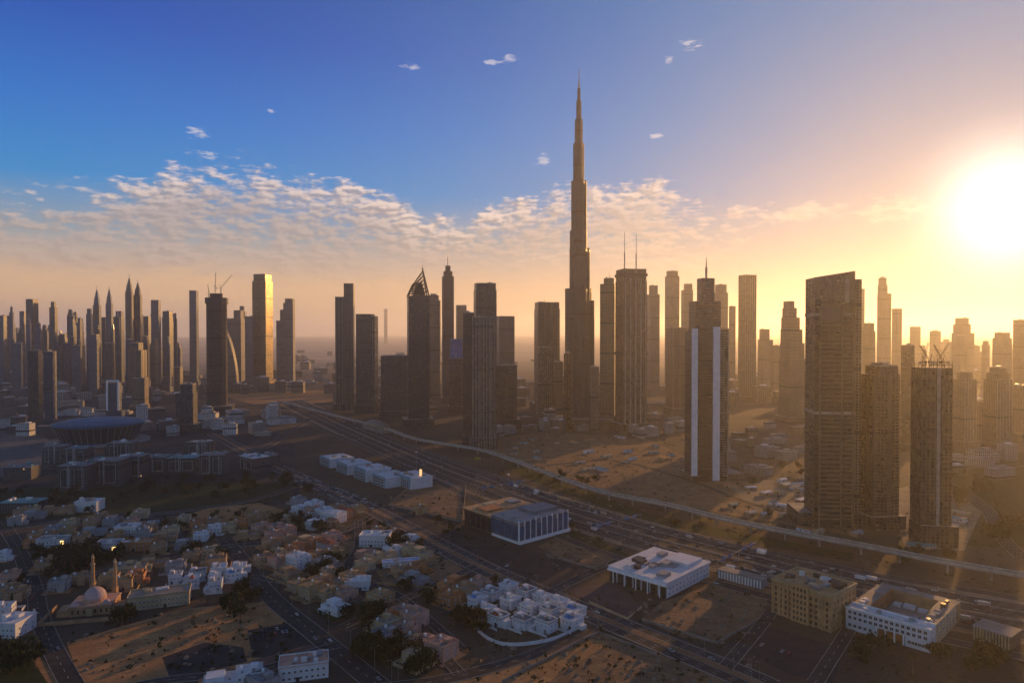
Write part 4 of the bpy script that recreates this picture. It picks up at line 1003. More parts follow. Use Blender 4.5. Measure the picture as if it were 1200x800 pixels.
# --- the arena: a tapered bowl under a shallow blue lid
def arena():
    D0 = 1290.0; k = D0/FOC; c = (X_at(115, D0+70), D0+70)
    o = thing('arena', 'round arena with outward leaning dark wall and broad blue lid', 'arena', (*c, 0))
    R = 50*k; hh = Z_at(502, D0)
    ring = lambda r, z, n=48: [(r*cos(2*pi*i/n), r*.92*sin(2*pi*i/n), z) for i in range(n)]
    mb = MB(); mb.loft([ring(R*.80, 0), ring(R*.90, hh*.45), ring(R*1.0, hh)], 0); mb.build('bowl_wall', facade('arena_wall', (.02, .024, .028), (.06, .058, .055), 3.0, 6.0, .3, .12, .4, .4), o)
    mb = MB(); mb.loft([ring(R*1.012, hh-.5), ring(R*1.02, hh+1.5), ring(R*.93, hh+5.0), ring(R*.6, hh+9.5), ring(R*.2, hh+11.5)], 0, 0); mb.build('lid', M_ARENA, o)
    mb = MB(); mb.loft([ring(R*1.022, hh-1.4), ring(R*1.028, hh-.5)], 0); mb.build('rim', M_STEEL, o)
    mb = MB(); mb.loft([ring(R*1.15, .0), ring(R*1.15, 3.5)], 0, 0); mb.build('plinth', M_CONC, o)
    for i in range(40):
        a = 2*pi*(i+.5)/40; mb = MB(); mb.bar((R*.80*1.006*cos(a), R*.80*.926*sin(a), 0), (R*1.004*cos(a), R*.925*sin(a), hh-1), .7); mb.build('wall_rib', M_STEEL, o)
    for i in range(8):
        a = -pi/2+(i-3.5)*.22; mb = MB(); mb.box(R*.83*cos(a), R*.80*sin(a)-3, 14, 8, 0, 5.5); mb.build('entrance', M_GLASSB, o)
    for i in range(16):
        a = 2*pi*(i+.5)/16; mb = MB(); mb.bar((R*.3*cos(a), R*.28*sin(a), hh+11.4), (R*.92*cos(a), R*.85*sin(a), hh+5.6), .5); mb.build('roof_rib', M_STEEL, o)
arena()

# --- row of blue white town blocks with canopies by the car park
SHOPROW = [(0, (381, 546), 0), (0, (401, 554), 0), (0, (422, 562), 0), (0, (444, 569), 0), (0, (472, 570), 0)]
for i, (a, m, b) in enumerate(SHOPROW):
    lb = ['blue white retail block at the far end of the car park row', 'blue white retail block with a rounded gable, second along the car park row', 'blue white retail block with the tallest gable, midway along the car park row', 'blue white retail block with a notched gable, fourth along the car park row', 'blue white retail block with a lit orange sign on its roof'][i]
    rot = GRID if i < 4 else GRID; p = G(*m)
    W, D = (44, 40) if i < 4 else (50, 34); h = 13+i % 3*1.5
    o = thing('retail_block', lb, 'shop block', (p.x, p.y, 0), radians(-52), 'retail blocks along the car park')
    mb = MB(); mb.box(0, D/2, W, D, 0, h); mb.build('wall', M_BLUW, o)
    mb = MB(); mb.box(0, D/2, W+1, D+1, h, h+.8); mb.build('roof', M_WROOF, o)
    mb = MB(); mb.box(0, -.7, W*.84, 1.0, .2, h+2.2); mb.build('gable', plain('blue_panel', (.17, .31, .40), .4), o)
    wins(o, win_mesh(4.6, 2.9, M_WHITE, M_GLASS), (-W*.40, -1.22), (W*.40, -1.22), 7, (1.2, 5.2, 9.0))
    wins(o, win_mesh(4.6, 2.9, M_WHITE, M_GLASS), (-W/2, D), (-W/2, 0), 5, (1.2, 5.2, 9.0))
    R = random.Random(i)
    for k in range(5):
        mb = MB(); mb.box(R.uniform(-.35, .35)*W, R.uniform(.2, .8)*D, R.uniform(3, 9), R.uniform(3, 7), h+.7, h+R.uniform(2, 4.5)); mb.build('roof_plant', R.choice((M_WROOF, M_STEEL, M_CREAM)), o)
    if i == 4:
        mb = MB(); mb.box(W*.3, D*.6, 3.4, 2, h+.7, h+10); mb.build('lit_sign', lampmat('lit_sign_orange', (1.0, .48, .12), .9), o)

# --- dark mid rise quarter before the arena
MID = [((62, 545), 30, 26, 30, 'dark mid rise block at the near corner of the paved plaza'), ((85, 575), 38, 30, 34, 'dark apartment block with two tall slot windows, before the arena'), ((120, 570), 46, 32, 36, 'broad dark apartment block with framed bays, central before the arena'), ((152, 562), 34, 28, 34, 'dark apartment block with white framed slots beside the framed bays block'),
       ((178, 556), 40, 30, 26, 'low dark block between the framed apartment blocks and the teal roofed one'), ((212, 555), 44, 30, 24, 'teal roofed dark block beyond the framed apartment blocks'), ((248, 558), 36, 26, 32, 'dark block with paired white fins facing the dark lawn'), ((288, 552), 42, 28, 22, 'pale roofed block at the highway end of the dark quarter'),
       ((100, 600), 26, 20, 12, 'small white pavilion in front of the dark apartment blocks'), ((20, 600), 44, 24, 11, 'low long block with a thin teal roof strip by the view edge'), ((20, 562), 40, 28, 18, 'dark low block on the paved plaza by the view edge'), ((140, 540), 40, 26, 30, 'dark tall block rising behind the framed bays apartment block'), ((88, 546), 34, 24, 28, 'dark block behind the two slot apartment block'), ((232, 536), 38, 26, 26, 'dark block behind the teal roofed one, towards the arena road'), ((310, 545), 26, 18, 16, 'grey block with small white roof huts beside the highway slip')]
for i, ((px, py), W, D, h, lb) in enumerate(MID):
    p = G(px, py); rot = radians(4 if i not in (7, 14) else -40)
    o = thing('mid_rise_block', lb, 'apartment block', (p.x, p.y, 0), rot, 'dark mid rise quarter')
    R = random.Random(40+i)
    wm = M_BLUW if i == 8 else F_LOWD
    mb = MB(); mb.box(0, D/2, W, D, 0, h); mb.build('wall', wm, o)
    if h > 20:
        mb = MB(); mb.box(-W*.56, D*.6, W*.3, D*.7, 0, h*.8); mb.build('side_wing', F_LOWD, o)
        for k in range(R.randint(2, 4)):
            x = R.uniform(-.42, .42)*W; mb = MB(); mb.box(x, -.5, R.uniform(1, 2), 1.0, 3, h+1.5); mb.build('white_fin', M_GREYW, o)
        for (x0, x1) in ((-.40, -.08), (.06, .40)):
            mb = MB(); a, b = x0*W, x1*W
            for q in ((a, .7, 5, h-4), (b, .7, 5, h-4)): mb.box(q[0], -.4, q[1], .8, q[2], q[3])
            mb.box((a+b)/2, -.4, b-a-.71, .8, h-4.7, h-4); mb.box((a+b)/2, -.4, b-a-.71, .8, 5, 5.7); mb.build('framed_bay', M_GREYW, o)
        wins(o, win_mesh(2.6, 2.2, M_DARK), (-W/2, 0), (W/2, 0), 7, [4.2+3.6*q for q in range(int((h-6)/3.6))])
    mb = MB(); mb.box(0, D/2, W+1, D+1, h, h+.8); mb.build('roof', {9: M_TEAL, 5: M_TEAL, 8: M_WROOF, 7: M_WROOF}.get(i, plain('grey_roof', (.17, .19, .21))), o)
    for k in range(5):
        mb = MB(); mb.box(R.uniform(-.38, .38)*W, R.uniform(.15, .85)*D, R.uniform(2, 8), R.uniform(2, 6), h+.7, h+R.uniform(1.6, 4.5)); mb.build('roof_plant', R.choice((M_WROOF, M_STEEL, M_GREYW, M_TEAL)), o)

# --- mosque with two slender minarets
def mosque():
    p = G(104, 722)
    o = thing('mosque', 'small pink domed mosque inside a tan walled court', 'mosque', (p.x, p.y, 0), radians(14))
    mb = MB(); mb.box(0, 14, 30, 24, 0, 7); mb.box(-19, 10, 8, 14, 0, 4.6); mb.box(19, 10, 8, 14, 0, 4.6); mb.build('wall', M_TANW, o)
    mb = MB(); mb.box(0, 14, 31, 25, 7, 7.7); mb.build('roof', M_PINK, o)
    mb = MB(); mb.cyl(0, 14, 8.2, 7.6, 10.4, 0, 16); mb.build('drum', M_PINK, o)
    mb = MB(); rings = [[(8*cos(t)*cos(2*pi*i/20), 14+8*cos(t)*sin(2*pi*i/20), 10.3+7.6*sin(t)) for i in range(20)] for t in [pi/2*j/7*.98 for j in range(8)]]; mb.loft(rings, 0, 0); mb.cyl(0, 14, .35, 17.6, 20.5, 0, 6, .05)
    d = mb.build('dome', plain('pink_dome', (.46, .34, .34)), o)
    for x in (-11, 11):
        mb = MB(); rings = [[(x+3*cos(t)*cos(2*pi*i/14), 5+3*cos(t)*sin(2*pi*i/14), 7.7+3*sin(t)) for i in range(14)] for t in [pi/2*j/5*.98 for j in range(6)]]; mb.loft(rings, 0, 0); mb.build('small_dome', MATS['pink_dome'], o)
    wins(o, win_mesh(1.6, 3.4, M_TANW), (-15, 2), (15, 2), 7, (1.6,))
    mb = MB(); mb.box(0, 1.6, 4, 1.2, 0, 5.2); mb.build('portal', M_CREAM, o)
    mb = MB()
    for (x, y, w, d_) in ((0, -12, 60, .6), (-30, 6, .6, 35.4), (30, 6, .6, 35.4)): mb.box(x, y, w, d_, 0, 3.0)
    mb.build('court_wall', M_TANW, o)
    for (px, py, lb) in ((109, 694, 'slender tan minaret behind the pink domed mosque, on the shaded street side'), (135, 700, 'slender tan minaret at the court corner of the pink domed mosque, nearer the cream school')):
        q = G(px, py); m = thing('minaret', lb, 'minaret', (q.x, q.y, 0)); H = 33
        mb = MB(); mb.box(0, 0, 3.6, 3.6, 0, 9); mb.build('base', M_TANW, m)
        mb = MB(); mb.cyl(0, 0, 1.6, 9, H*.72, 0, 12, 1.35); mb.build('shaft', M_TANW, m)
        mb = MB(); mb.cyl(0, 0, 1.4, H*.70, H*.74, 0, 12, 2.3); mb.build('balcony', M_CREAM, m)
        mb = MB(); mb.cyl(0, 0, 1.1, H*.74, H*.90, 0, 12, .95); mb.build('upper_shaft', M_TANW, m)
        mb = MB(); mb.cyl(0, 0, 1.3, H*.895, H*.93, 0, 12, .9); mb.cyl(0, 0, .9, H*.93, H, 0, 10, .05); mb.build('cap', M_CREAM, m)
mosque()

# --- cream school, white blue villas compound, white halls
def slab_building(name, label, cat, px, py, W, D, h, rot, wall, roof, nx, zs, win=(1.6, 1.7), side=3, plantn=4, seed=0, fr=M_WHITE, gl=M_GLASS, group=None):
    p = G(px, py); o = thing(name, label, cat, (p.x, p.y, 0), rot, group); R = random.Random(seed)
    mb = MB(); mb.box(0, D/2, W, D, 0, h); mb.build('wall', wall, o)
    mb = MB(); mb.box(0, D/2, W+.8, D+.8, h, h+.5); mb.build('roof', roof, o)
    mb = MB(); t = .35
    for (bx, by, bw, bd) in ((0, t/2-.4, W+.8, t), (0, D-t/2+.4, W+.8, t), (-W/2-.4+t/2, D/2, t, D+.7-2*t+.1), (W/2+.4-t/2, D/2, t, D+.7-2*t+.1)): mb.box(bx, by, bw, bd, h+.5, h+1.4)
    mb.build('parapet', wall, o)
    wm = win_mesh(*win, fr, gl); wins(o, wm, (-W/2, 0), (W/2, 0), nx, zs)
    if side: wins(o, wm, (W/2, 0), (W/2, D), side, zs); wins(o, wm, (-W/2, D), (-W/2, 0), side, zs)
    for k in range(plantn):
        mb = MB(); mb.box(R.uniform(-.36, .36)*W, R.uniform(.2, .8)*D, R.uniform(1.5, W*.2), R.uniform(1.5, D*.3), h+.45, h+R.uniform(1.6, 3.4)); mb.build('roof_plant', R.choice((wall, M_STEEL, M_WROOF)), o)
    mb = MB(); mb.box(W*R.uniform(-.2, .2), -.25, 2.2, .6, 0, 2.8); mb.build('door', M_DARK, o)
    return o
slab_building('school', 'long cream school with two rows of windows, beside the sand lot', 'school', 186, 712, 44, 17, 10, radians(20), M_CREAM, M_ROOF, 14, (1.4, 5.4), seed=3)
slab_building('pink_apartments', 'white and pink apartment house at the bottom of the view with red terrace', 'apartment house', 356, 797, 30, 16, 9.5, radians(16), M_BLUW, M_PINK, 8, (1.4, 5.4), plantn=7, seed=4)
slab_building('white_house', 'bright white house cut by the view edge beside the mosque street', 'house', 4, 748, 18, 20, 10, radians(-4), M_BLUW, M_WROOF, 5, (1.3, 5.2), seed=5)
slab_building('white_hall', 'square white blue hall with plain walls amid the cream villas', 'hall', 418, 692, 20, 14, 7, radians(4), M_BLUW, M_WROOF, 5, (1.5,), side=2, seed=6)
slab_building('long_roof_shed', 'long pale blue roofed shed on the brown sand lot among the villas', 'shed', 470, 664, 34, 8, 4.5, radians(14), M_BLUW, plain('pale_blue_roof', (.36, .42, .62), .6), 7, (1.0,), side=0, plantn=1, seed=7)
slab_building('white_villa_block', 'large white villa block with stacked terraces before the dual carriageway', 'villa', 438, 641, 30, 18, 11, radians(-2), M_BLUW, M_WROOF, 8, (1.2, 5.0), seed=8)
slab_building('pink_house', 'long orange house beyond the minarets with bright gable window', 'house', 158, 646, 30, 14, 8, radians(6), M_ORNG, M_TANW, 7, (1.4, 4.8), seed=9)  # orange by its terracotta render
o = slab_building('lit_villa', 'pale villa with a brightly lit corner window near the mosque street', 'villa', 58, 642, 26, 14, 8, radians(6), M_BLUW, M_GREYW, 6, (1.4, 4.8), seed=10)
M_LIT = lampmat('lit_window', (1.0, .62, .18), 1.6)
mb = MB(); mb.box(12.0, -.3, 3.2, .3, 3.8, 7.2); mb.build('lit_window', M_LIT, o)
o = slab_building('lit_villa', 'white villa block with one lit golden bay beside the orange house', 'villa', 124, 650, 22, 16, 10, radians(8), M_BLUW, M_GREYW, 6, (1.4, 4.8), seed=12)
mb = MB(); mb.box(8.0, -.3, 4.2, .3, 3.8, 7.6); mb.build('lit_window', M_LIT, o)
slab_building('white_house', 'square white blue house above the lit villas before the dark lawn', 'house', 146, 628, 22, 16, 9, radians(6), M_BLUW, M_WROOF, 6, (1.4, 4.8), seed=14)
slab_building('white_house', 'long white house with tall terrace beside the dual carriageway bend', 'house', 385, 612, 26, 16, 10, radians(-30), M_BLUW, M_WROOF, 7, (1.4, 5.0), seed=15)

# white blue compounds: several attached houses, each one a thing
def compound(cx, cy, spots, place, seed, rot, W0, group):
    R = random.Random(seed); c = G(cx, cy); rows = {}
    for (dx, dy) in spots:
        q = (c.x + dx*cos(rot)-dy*sin(rot), c.y + dx*sin(rot)+dy*cos(rot)); rows.setdefault('back row' if dy > 16 else 'middle row' if dy > -8 else 'front row', []).append(pix(*q))
    for row, ps in rows.items():
        for i, (px, py) in enumerate(sorted(ps)):
            W, D, h = W0*R.uniform(.85, 1.2), W0*R.uniform(.8, 1.15), R.choice((5.8, 6.6, 7.6, 6.2))
            o = slab_building('terrace_house', f'white terrace house in {place}, {row}, {ORD[i]} from the left', 'house', px, py, W, D, h, rot, M_BLUW, R.choice((M_WROOF, M_WROOF, M_WROOF, MATS['grey_roof'])), 3, (1.2, 4.2) if h < 8.5 else (1.2, 4.2, 7.0), win=(1.5, 1.5), side=2, plantn=2, seed=seed+i, gl=M_GLASSB, group=group)
            mb = MB(); mb.box(R.uniform(-.2, .2)*W, -1.3, W*.45, 2.4, 0, h*.5); mb.build('porch', M_BLUW, o)
            mb = MB(); mb.box(-W*.28, D*.6, W*.34, D*.4, h+.4, h+3.2); mb.build('stair_tower', M_BLUW, o)
            sd = R.choice((-1, 1)); hw = R.choice((3.2, 3.4, 5.8)); mb = MB(); mb.box(sd*W*.68, D*R.uniform(.2, .7), W*.36-.1, D*R.uniform(.4, .7), 0, hw); mb.build('side_wing', M_BLUW, o)
            if R.random() < .45:
                mb = MB(); a_, b_, y0_, y1_ = -W*.34, W*.1, D*.12, D*.5; mb.loft([[(a_, y0_, h+.5), (b_, y0_, h+.5), (b_, y1_, h+.5), (a_, y1_, h+.5)], [(a_+1, (y0_+y1_)/2-.1, h+2.6), (b_-1, (y0_+y1_)/2-.1, h+2.6), (b_-1, (y0_+y1_)/2+.1, h+2.6), (a_+1, (y0_+y1_)/2+.1, h+2.6)]], 0, 0); mb.build('hipped_roof', R.choice((M_RED, M_BLUEROOF, MATS['grey_roof'])), o)
            mb = MB(); mb.box(0, -5.2, W*1.3, .3, 0, 1.9); mb.box(-W*.65, -2.4, .3, 5.2, 0, 1.9); mb.build('yard_wall', M_BLUW, o)
ORD = ['first', 'second', 'third', 'fourth', 'fifth', 'sixth', 'seventh', 'eighth']
compound(606, 722, [(-36, 24), (-19, 27), (-2, 29), (15, 29), (32, 25), (-40, 7), (-38, -11), (-21, -19), (-2, -24), (15, -16), (31, -8), (42, 8), (-17, 5), (3, 7), (20, 10)], 'the loop road compound', 60, radians(-42), 12.0, 'terrace houses in the loop road compound')
compound(246, 686, [(-30, 12), (-13, 18), (4, 20), (21, 22), (-14, 0), (3, 3), (18, 6), (6, -16)], 'the compound behind the cream school', 90, radians(16), 11, 'terrace houses in the school compound')
mb = MB(); ring = [G(px, py) for px, py in ((546, 716), (560, 740), (590, 756), (640, 752), (676, 738))]
mb = MB(); ribbon_to(mb, smooth(ring, 4), -.25, .25, 0, 2.4); tag(mb.build('compound_wall', M_BLUW), 'white boundary wall curving round the front of the blue white compound', 'wall')

# ------------------------------------------------------------------ where things are, in words
LM = [('the pink domed mosque', 104, 715), ('the cream school', 186, 706), ('the school compound', 246, 684), ('the walled loop road compound', 606, 722), ('the white hall', 418, 688),
      ('the white villa block', 438, 636), ('the long pale shed', 470, 662), ('the orange house', 158, 642), ('the orange sand lot', 270, 602), ('the big sand lot', 200, 745), ('the pink apartment house', 360, 785),
      ('the terraced white house', 385, 608), ('the office block', 604, 630), ('the showroom', 775, 690), ('the yellow hotel', 948, 720), ('the courtyard block', 1050, 735), ('the car park row', 425, 560), ('the arena', 117, 530),
      ('the dark apartment blocks', 110, 572), ('the teal roofed block', 212, 556), ('the mosque street end', 14, 660), ('the villa crossroads', 345, 722), ('the highway slip', 330, 520), ('the rail viaduct', 800, 596), ('the finned tower', 826, 562), ('the banded tower', 975, 618), ('the steel framed tower', 1092, 640), ('the ribbed slab', 566, 523), ('the bottom bend', 500, 790), ('the dark lawn', 240, 578)]
def near(px, py, n=2):
    p = G(px, py); ls = sorted(LM, key=lambda l: (G(l[1], l[2])-p).length)
    return ls[:n]
def where(px, py):
    a = near(px, py, 1)[0]; dx, dy = px-a[1], (py-a[2])*1.6
    rel = ('left of' if dx < 0 else 'right of') if abs(dx) > abs(dy) else ('behind' if dy < 0 else 'in front of')
    return f'{rel} {a[0]}'
BLOCKERS = []          # (x, y, radius) of what stands already
def clear(x, y, r): return all((x-a)**2+(y-b)**2 > (r+c)**2 for a, b, c in BLOCKERS)
def on_road(x, y, pad=2.0):
    for k, (line, w) in ROADS.items():
        h = w/2+pad; p = Vector((x, y))
        for a, b in zip(line[:-1], line[1:]):
            ab = b-a; t = max(0, min(1, (p-a).dot(ab)/max(ab.length_squared, 1e-6)))
            if (a+ab*t-p).length < h: return True
    return False
bpy.context.view_layer.update()
for o in list(SC.objects):
    if o.parent is None and o.get('category') and not o.name.startswith(('tower_crane', 'railway_viaduct')):
        r = 0
        pts = []
        for c in o.children_recursive:
            if c.type == 'MESH':
                for q in c.bound_box: pts.append(c.matrix_world @ Vector(q))
        if not pts: continue
        cx = (min(p.x for p in pts)+max(p.x for p in pts))/2; cy = (min(p.y for p in pts)+max(p.y for p in pts))/2
        r = max(max(p.x for p in pts)-min(p.x for p in pts), max(p.y for p in pts)-min(p.y for p in pts))*.46
        BLOCKERS.append((cx, cy, min(r, 60)))

# ------------------------------------------------------------------ villas: a few kinds with all their parts, then copies in their own paint
M_VW = plain('villa_render', (.40, .34, .27))
def villa_kind(k):
    R = random.Random(100+k)
    o = thing('villa', 'villa', 'villa')
    W, D, h = [(16, 14, 7.4), (19, 13, 7.0), (14, 15, 7.6), (22, 15, 4.4), (17, 16, 10.2), (15, 12, 7.2)][k]
    mb = MB(); mb.box(0, 0, W, D, 0, h)
    if k in (0, 4): mb.box(-W*.5-2.4, 1, 5, D*.6, 0, h*.55)
    if k in (1, 5): mb.box(W*.22, -D/2-1.8, W*.36, 3.8, 0, h*.98)
    if k == 2: mb.box(0, D/2+2.4, W*.7, 5, 0, h*.55); mb.box(W/2+2, -2, 4.2, D*.5, 0, h*.5)
    if k == 3: mb.box(-W*.2, D*.1, W*.45, D*.6, h-.05, h+3.4)
    mb.build('wall', M_VW, o)
    mb = MB(); t = .3; z = h
    for (bx, by, bw, bd) in ((0, -D/2+t/2, W, t), (0, D/2-t/2, W, t), (-W/2+t/2, 0, t, D-2*t-.02), (W/2-t/2, 0, t, D-2*t-.02)): mb.box(bx, by, bw, bd, z, z+1.0)
    mb.build('parapet', M_VW, o)
    mb = MB(); mb.box(0, 0, W-.7, D-.7, z-.1, z+.12)
    rf = mb.build('roof', M_ROOF, o)
    if k in (0, 2, 4, 5):
        mb = MB(); mb.box(W*.2, D*.16, W*.3, D*.34, h, h+2.7); mb.build('stair_tower', M_VW, o)
    if k == 1:                                            # hipped tiled roof over the main part
        mb = MB(); lo = [(-W*.47, -D*.46, h+.9), (W*.47, -D*.46, h+.9), (W*.47, D*.46, h+.9), (-W*.47, D*.46, h+.9)]; hi = [(-W*.24, -.2, h+3.4), (W*.24, -.2, h+3.4), (W*.24, .2, h+3.4), (-W*.24, .2, h+3.4)]
        mb.loft([lo, hi], 0, 0); mb.build('tiled_roof', M_RED, o)
    mb = MB(); mb.cyl(-W*.3, D*.25, .9, h+.1, h+1.9, 0, 10); mb.build('water_tank', M_WHITE, o)
    for q in range(3):
        mb = MB(); mb.box(R.uniform(-.34, .34)*W, R.uniform(-.34, 0)*D, 1.4, 1.0, h+.1, h+1.2); mb.build('cooling_unit', M_STEEL, o)
    zs = (1.2, 4.6) if h > 6 else (1.2,)
    if h > 9: zs = (1.2, 4.4, 7.6)
    wm = win_mesh(1.5, 1.6, M_WHITE)
    wins(o, wm, (-W/2, -D/2), (W/2, -D/2), 4, zs); wins(o, wm, (W/2, -D/2), (W/2, D/2), 2, zs); wins(o, wm, (-W/2, D/2), (-W/2, -D/2), 2, zs)
    mb = MB(); mb.box(W*.05, -D/2-.16, 1.6, .4, 0, 2.6); mb.build('door', M_DARK, o)
    if k in (0, 3, 5):
        mb = MB(); mb.box(-W*.28, -D/2-1.9, W*.34, 3.8, 2.9, 3.2)
        for x in (-W*.43, -W*.13): mb.box(x, -D/2-3.5, .4, .4, 0, 2.9)
        mb.build('porch', M_VW, o)
    return o, W, D
VK = [villa_kind(k) for k in range(6)]
FORM = ['side winged villa', 'tile roofed villa', 'rear annexed villa', 'long single storey villa', 'three storey villa', 'small porch villa']
PAINT = {'cream': M_CREAM, 'tan': M_TANW, 'pink': M_PINK, 'orange': M_ORNG, 'white': M_BLUW, 'grey': M_GREYW, 'ochre': M_OLIVE}
ROOFP = {'cream': plain('cream_roof', (.33, .27, .20)), 'tan': plain('tan_roof', (.27, .19, .13)), 'pink': plain('pink_roof', (.36, .24, .20)), 'orange': M_ORNG, 'white': M_WROOF, 'grey': plain('grey_deck', (.22, .23, .25)), 'ochre': M_OLIVE}
# hand placed from the photograph: pixel of the base, paint, kind
HAND = [(20, 648, 'grey', 3), (30, 676, 'white', 0), (12, 682, 'pink', 2), (52, 668, 'ochre', 5), (10, 632, 'grey', 5), (78, 640, 'pink', 0), (96, 636, 'tan', 2), (88, 652, 'tan', 5),
 (215, 640, 'grey', 3), (186, 646, 'tan', 5), (200, 626, 'cream', 0), (216, 612, 'cream', 0), (232, 618, 'orange', 5), (250, 616, 'tan', 2), (236, 632, 'white', 5), (226, 636, 'white', 3), (262, 634, 'ochre', 2), (256, 640, 'grey', 0), (278, 640, 'white', 5), (296, 640, 'white', 0), (290, 630, 'tan', 3),
 (306, 622, 'pink', 2), (322, 634, 'orange', 1), (336, 626, 'pink', 0), (318, 642, 'tan', 5), (346, 648, 'orange', 0), (352, 600, 'white', 0), (368, 598, 'white', 4), (380, 604, 'white', 2), (372, 616, 'white', 3), (404, 604, 'orange', 1), (420, 612, 'orange', 1), (396, 598, 'tan', 5), (362, 610, 'grey', 5), (350, 590, 'grey', 2),
 (448, 632, 'white', 0), (420, 638, 'grey', 3), (410, 646, 'grey', 0), (430, 652, 'pink', 3), (368, 640, 'orange', 0), (384, 644, 'grey', 1), (392, 652, 'ochre', 5), (350, 664, 'white', 4), (372, 656, 'tan', 5), (380, 664, 'grey', 2), (448, 652, 'grey', 5), (460, 650, 'white', 5),
 (350, 692, 'ochre', 0), (366, 698, 'ochre', 4), (384, 700, 'ochre', 0), (376, 688, 'tan', 2), (398, 690, 'tan', 5), (446, 704, 'ochre', 0), (456, 712, 'ochre', 2), (436, 716, 'tan', 5), (394, 716, 'white', 3), (382, 712, 'white', 5), (412, 718, 'white', 5), (408, 726, 'orange', 5), (404, 736, 'cream', 2),
 (474, 724, 'pink', 0), (486, 732, 'pink', 4), (470, 738, 'tan', 5), (452, 752, 'grey', 2), (438, 748, 'grey', 5), (500, 762, 'pink', 0), (518, 768, 'pink', 4), (530, 760, 'pink', 2), (490, 776, 'cream', 0), (506, 782, 'tan', 3), (524, 752, 'orange', 5), (482, 758, 'tan', 5),
 (528, 706, 'orange', 0), (544, 698, 'tan', 2), (524, 694, 'orange', 5), (536, 686, 'orange', 3), (560, 690, 'pink', 5), (552, 682, 'cream', 5), (500, 690, 'white', 3), (486, 682, 'grey', 3), (492, 700, 'grey', 5), (476, 700, 'tan', 5), (478, 648, 'cream', 5), (494, 652, 'cream', 3), (510, 650, 'white', 5),
 (292, 798, 'white', 0), (262, 804, 'white', 3), (308, 806, 'grey', 5), (412, 800, 'tan', 5), (398, 790, 'orange', 3), (426, 774, 'grey', 5), (448, 786, 'tan', 5),
 (60, 712, 'tan', 5), (2, 720, 'white', 2), (90, 757, 'grey', 3), (20, 614, 'grey', 2), (110, 626, 'grey', 3), (64, 624, 'grey', 5), (168, 630, 'grey', 2), (310, 660, 'tan', 5), (326, 654, 'cream', 5), (338, 676, 'tan', 3), (402, 672, 'grey', 5), (440, 678, 'tan', 5), (334, 614, 'cream', 5), (282, 618, 'orange', 5), (300, 608, 'tan', 5), (268, 622, 'cream', 5), (180, 618, 'grey', 3), (130, 616, 'grey', 5), (40, 606, 'grey', 3), (248, 650, 'cream', 5), (226, 654, 'tan', 5), (180, 664, 'tan', 3), (164, 672, 'cream', 5), (206, 668, 'grey', 5), (70, 690, 'grey', 5), (20, 700, 'tan', 5), (460, 690, 'pink', 5), (428, 666, 'cream', 5)]
VLAB = {}; VPLACED = []
def put_villa(px, py, paint, kind, force=False):
    p = G(px, py); k, W, D = VK[kind]
    if on_road(p.x, p.y, W*.42): return
    if not clear(p.x, p.y, W*.30): return
    BLOCKERS.append((p.x, p.y, W*.48)); VPLACED.append((px, py, paint, kind))
for v in HAND: put_villa(*v)
CL = [(115, 655, 30, 12, 22, 1.3), (80, 668, 26, 14, 18, 1.35), (62, 655, 20, 8, 8, 1.1), (285, 700, 14, 10, 5, 1.2), (270, 714, 8, 6, 3, 1.3), (300, 690, 8, 6, 3, 1.3), (425, 732, 22, 10, 16, 1.3), (350, 618, 28, 8, 16, 1.2), (460, 778, 40, 14, 22, 1.2), (440, 760, 30, 10, 10, 1.1), (20, 780, 24, 14, 14, 1.2),
      (146, 722, 10, 14, 9, 1.3), (470, 640, 24, 8, 12, 1.1), (230, 650, 30, 8, 9, 1.0), (250, 575, 110, 12, 30, 1.4), (60, 590, 60, 10, 16, 1.3), (345, 575, 30, 10, 10, 1.2), (560, 735, 20, 12, 8, 1.0), (500, 700, 30, 12, 12, 1.0), (390, 668, 30, 14, 10, 1.0), (540, 725, 14, 8, 7, 1.1), (480, 620, 50, 10, 12, 1.0), (330, 660, 14, 6, 6, 1.0),
      (1180, 630, 18, 14, 10, 1.7), (1140, 580, 40, 20, 14, 1.6), (1080, 655, 40, 6, 6, 1.2), (1060, 770, 60, 10, 9, 1.1), (1150, 780, 30, 10, 8, 1.2), (760, 612, 150, 8, 16, 1.1), (640, 560, 60, 8, 10, 1.1), (900, 560, 60, 12, 8, 1.3), (560, 690, 60, 14, 10, .9), (20, 690, 16, 20, 8, 1.0), (200, 610, 100, 10, 12, 1.0), (310, 560, 40, 10, 12, 1.3), (640, 700, 40, 12, 6, .8), (300, 480, 60, 6, 4, 1.6), (606, 724, 56, 22, 22, .75), (246, 686, 40, 14, 10, .8)]
R = random.Random(77)
for _ in range(900):                                      # the rest of the quarter, street grid kept free
    px, py = R.uniform(0, 500), R.uniform(600, 800)
    if len(VPLACED) > 132: break
    if 60 < px < 400 and 690 < py and not (300 < px < 330 and py > 790): continue
    if py > 720 and px < 380: continue
    if py < 622 and 200 < px < 340: continue
    if any(((px-a)/(c*1.0))**2+((py-b)/(d*1.0))**2 < 1 for a, b, c, d, n, sc in CL if sc >= 1.2): continue
    put_villa(px, py, R.choice(['cream', 'tan', 'tan', 'ochre', 'orange', 'pink', 'white']), R.choice([5, 5, 0, 2, 3]))
rows = []
for (px, py, paint, kind) in VPLACED:
    rows.append([px, py, paint, kind, f'{paint} {FORM[kind]} {where(px, py)}'])
cnt = {}
for r in rows: cnt.setdefault(r[4], []).append(r)
NUM = ['nearest the viewer', 'second nearest the viewer', 'third nearest the viewer', 'fourth nearest the viewer', 'fifth nearest the viewer', 'sixth nearest the viewer', 'seventh nearest', 'eighth nearest']
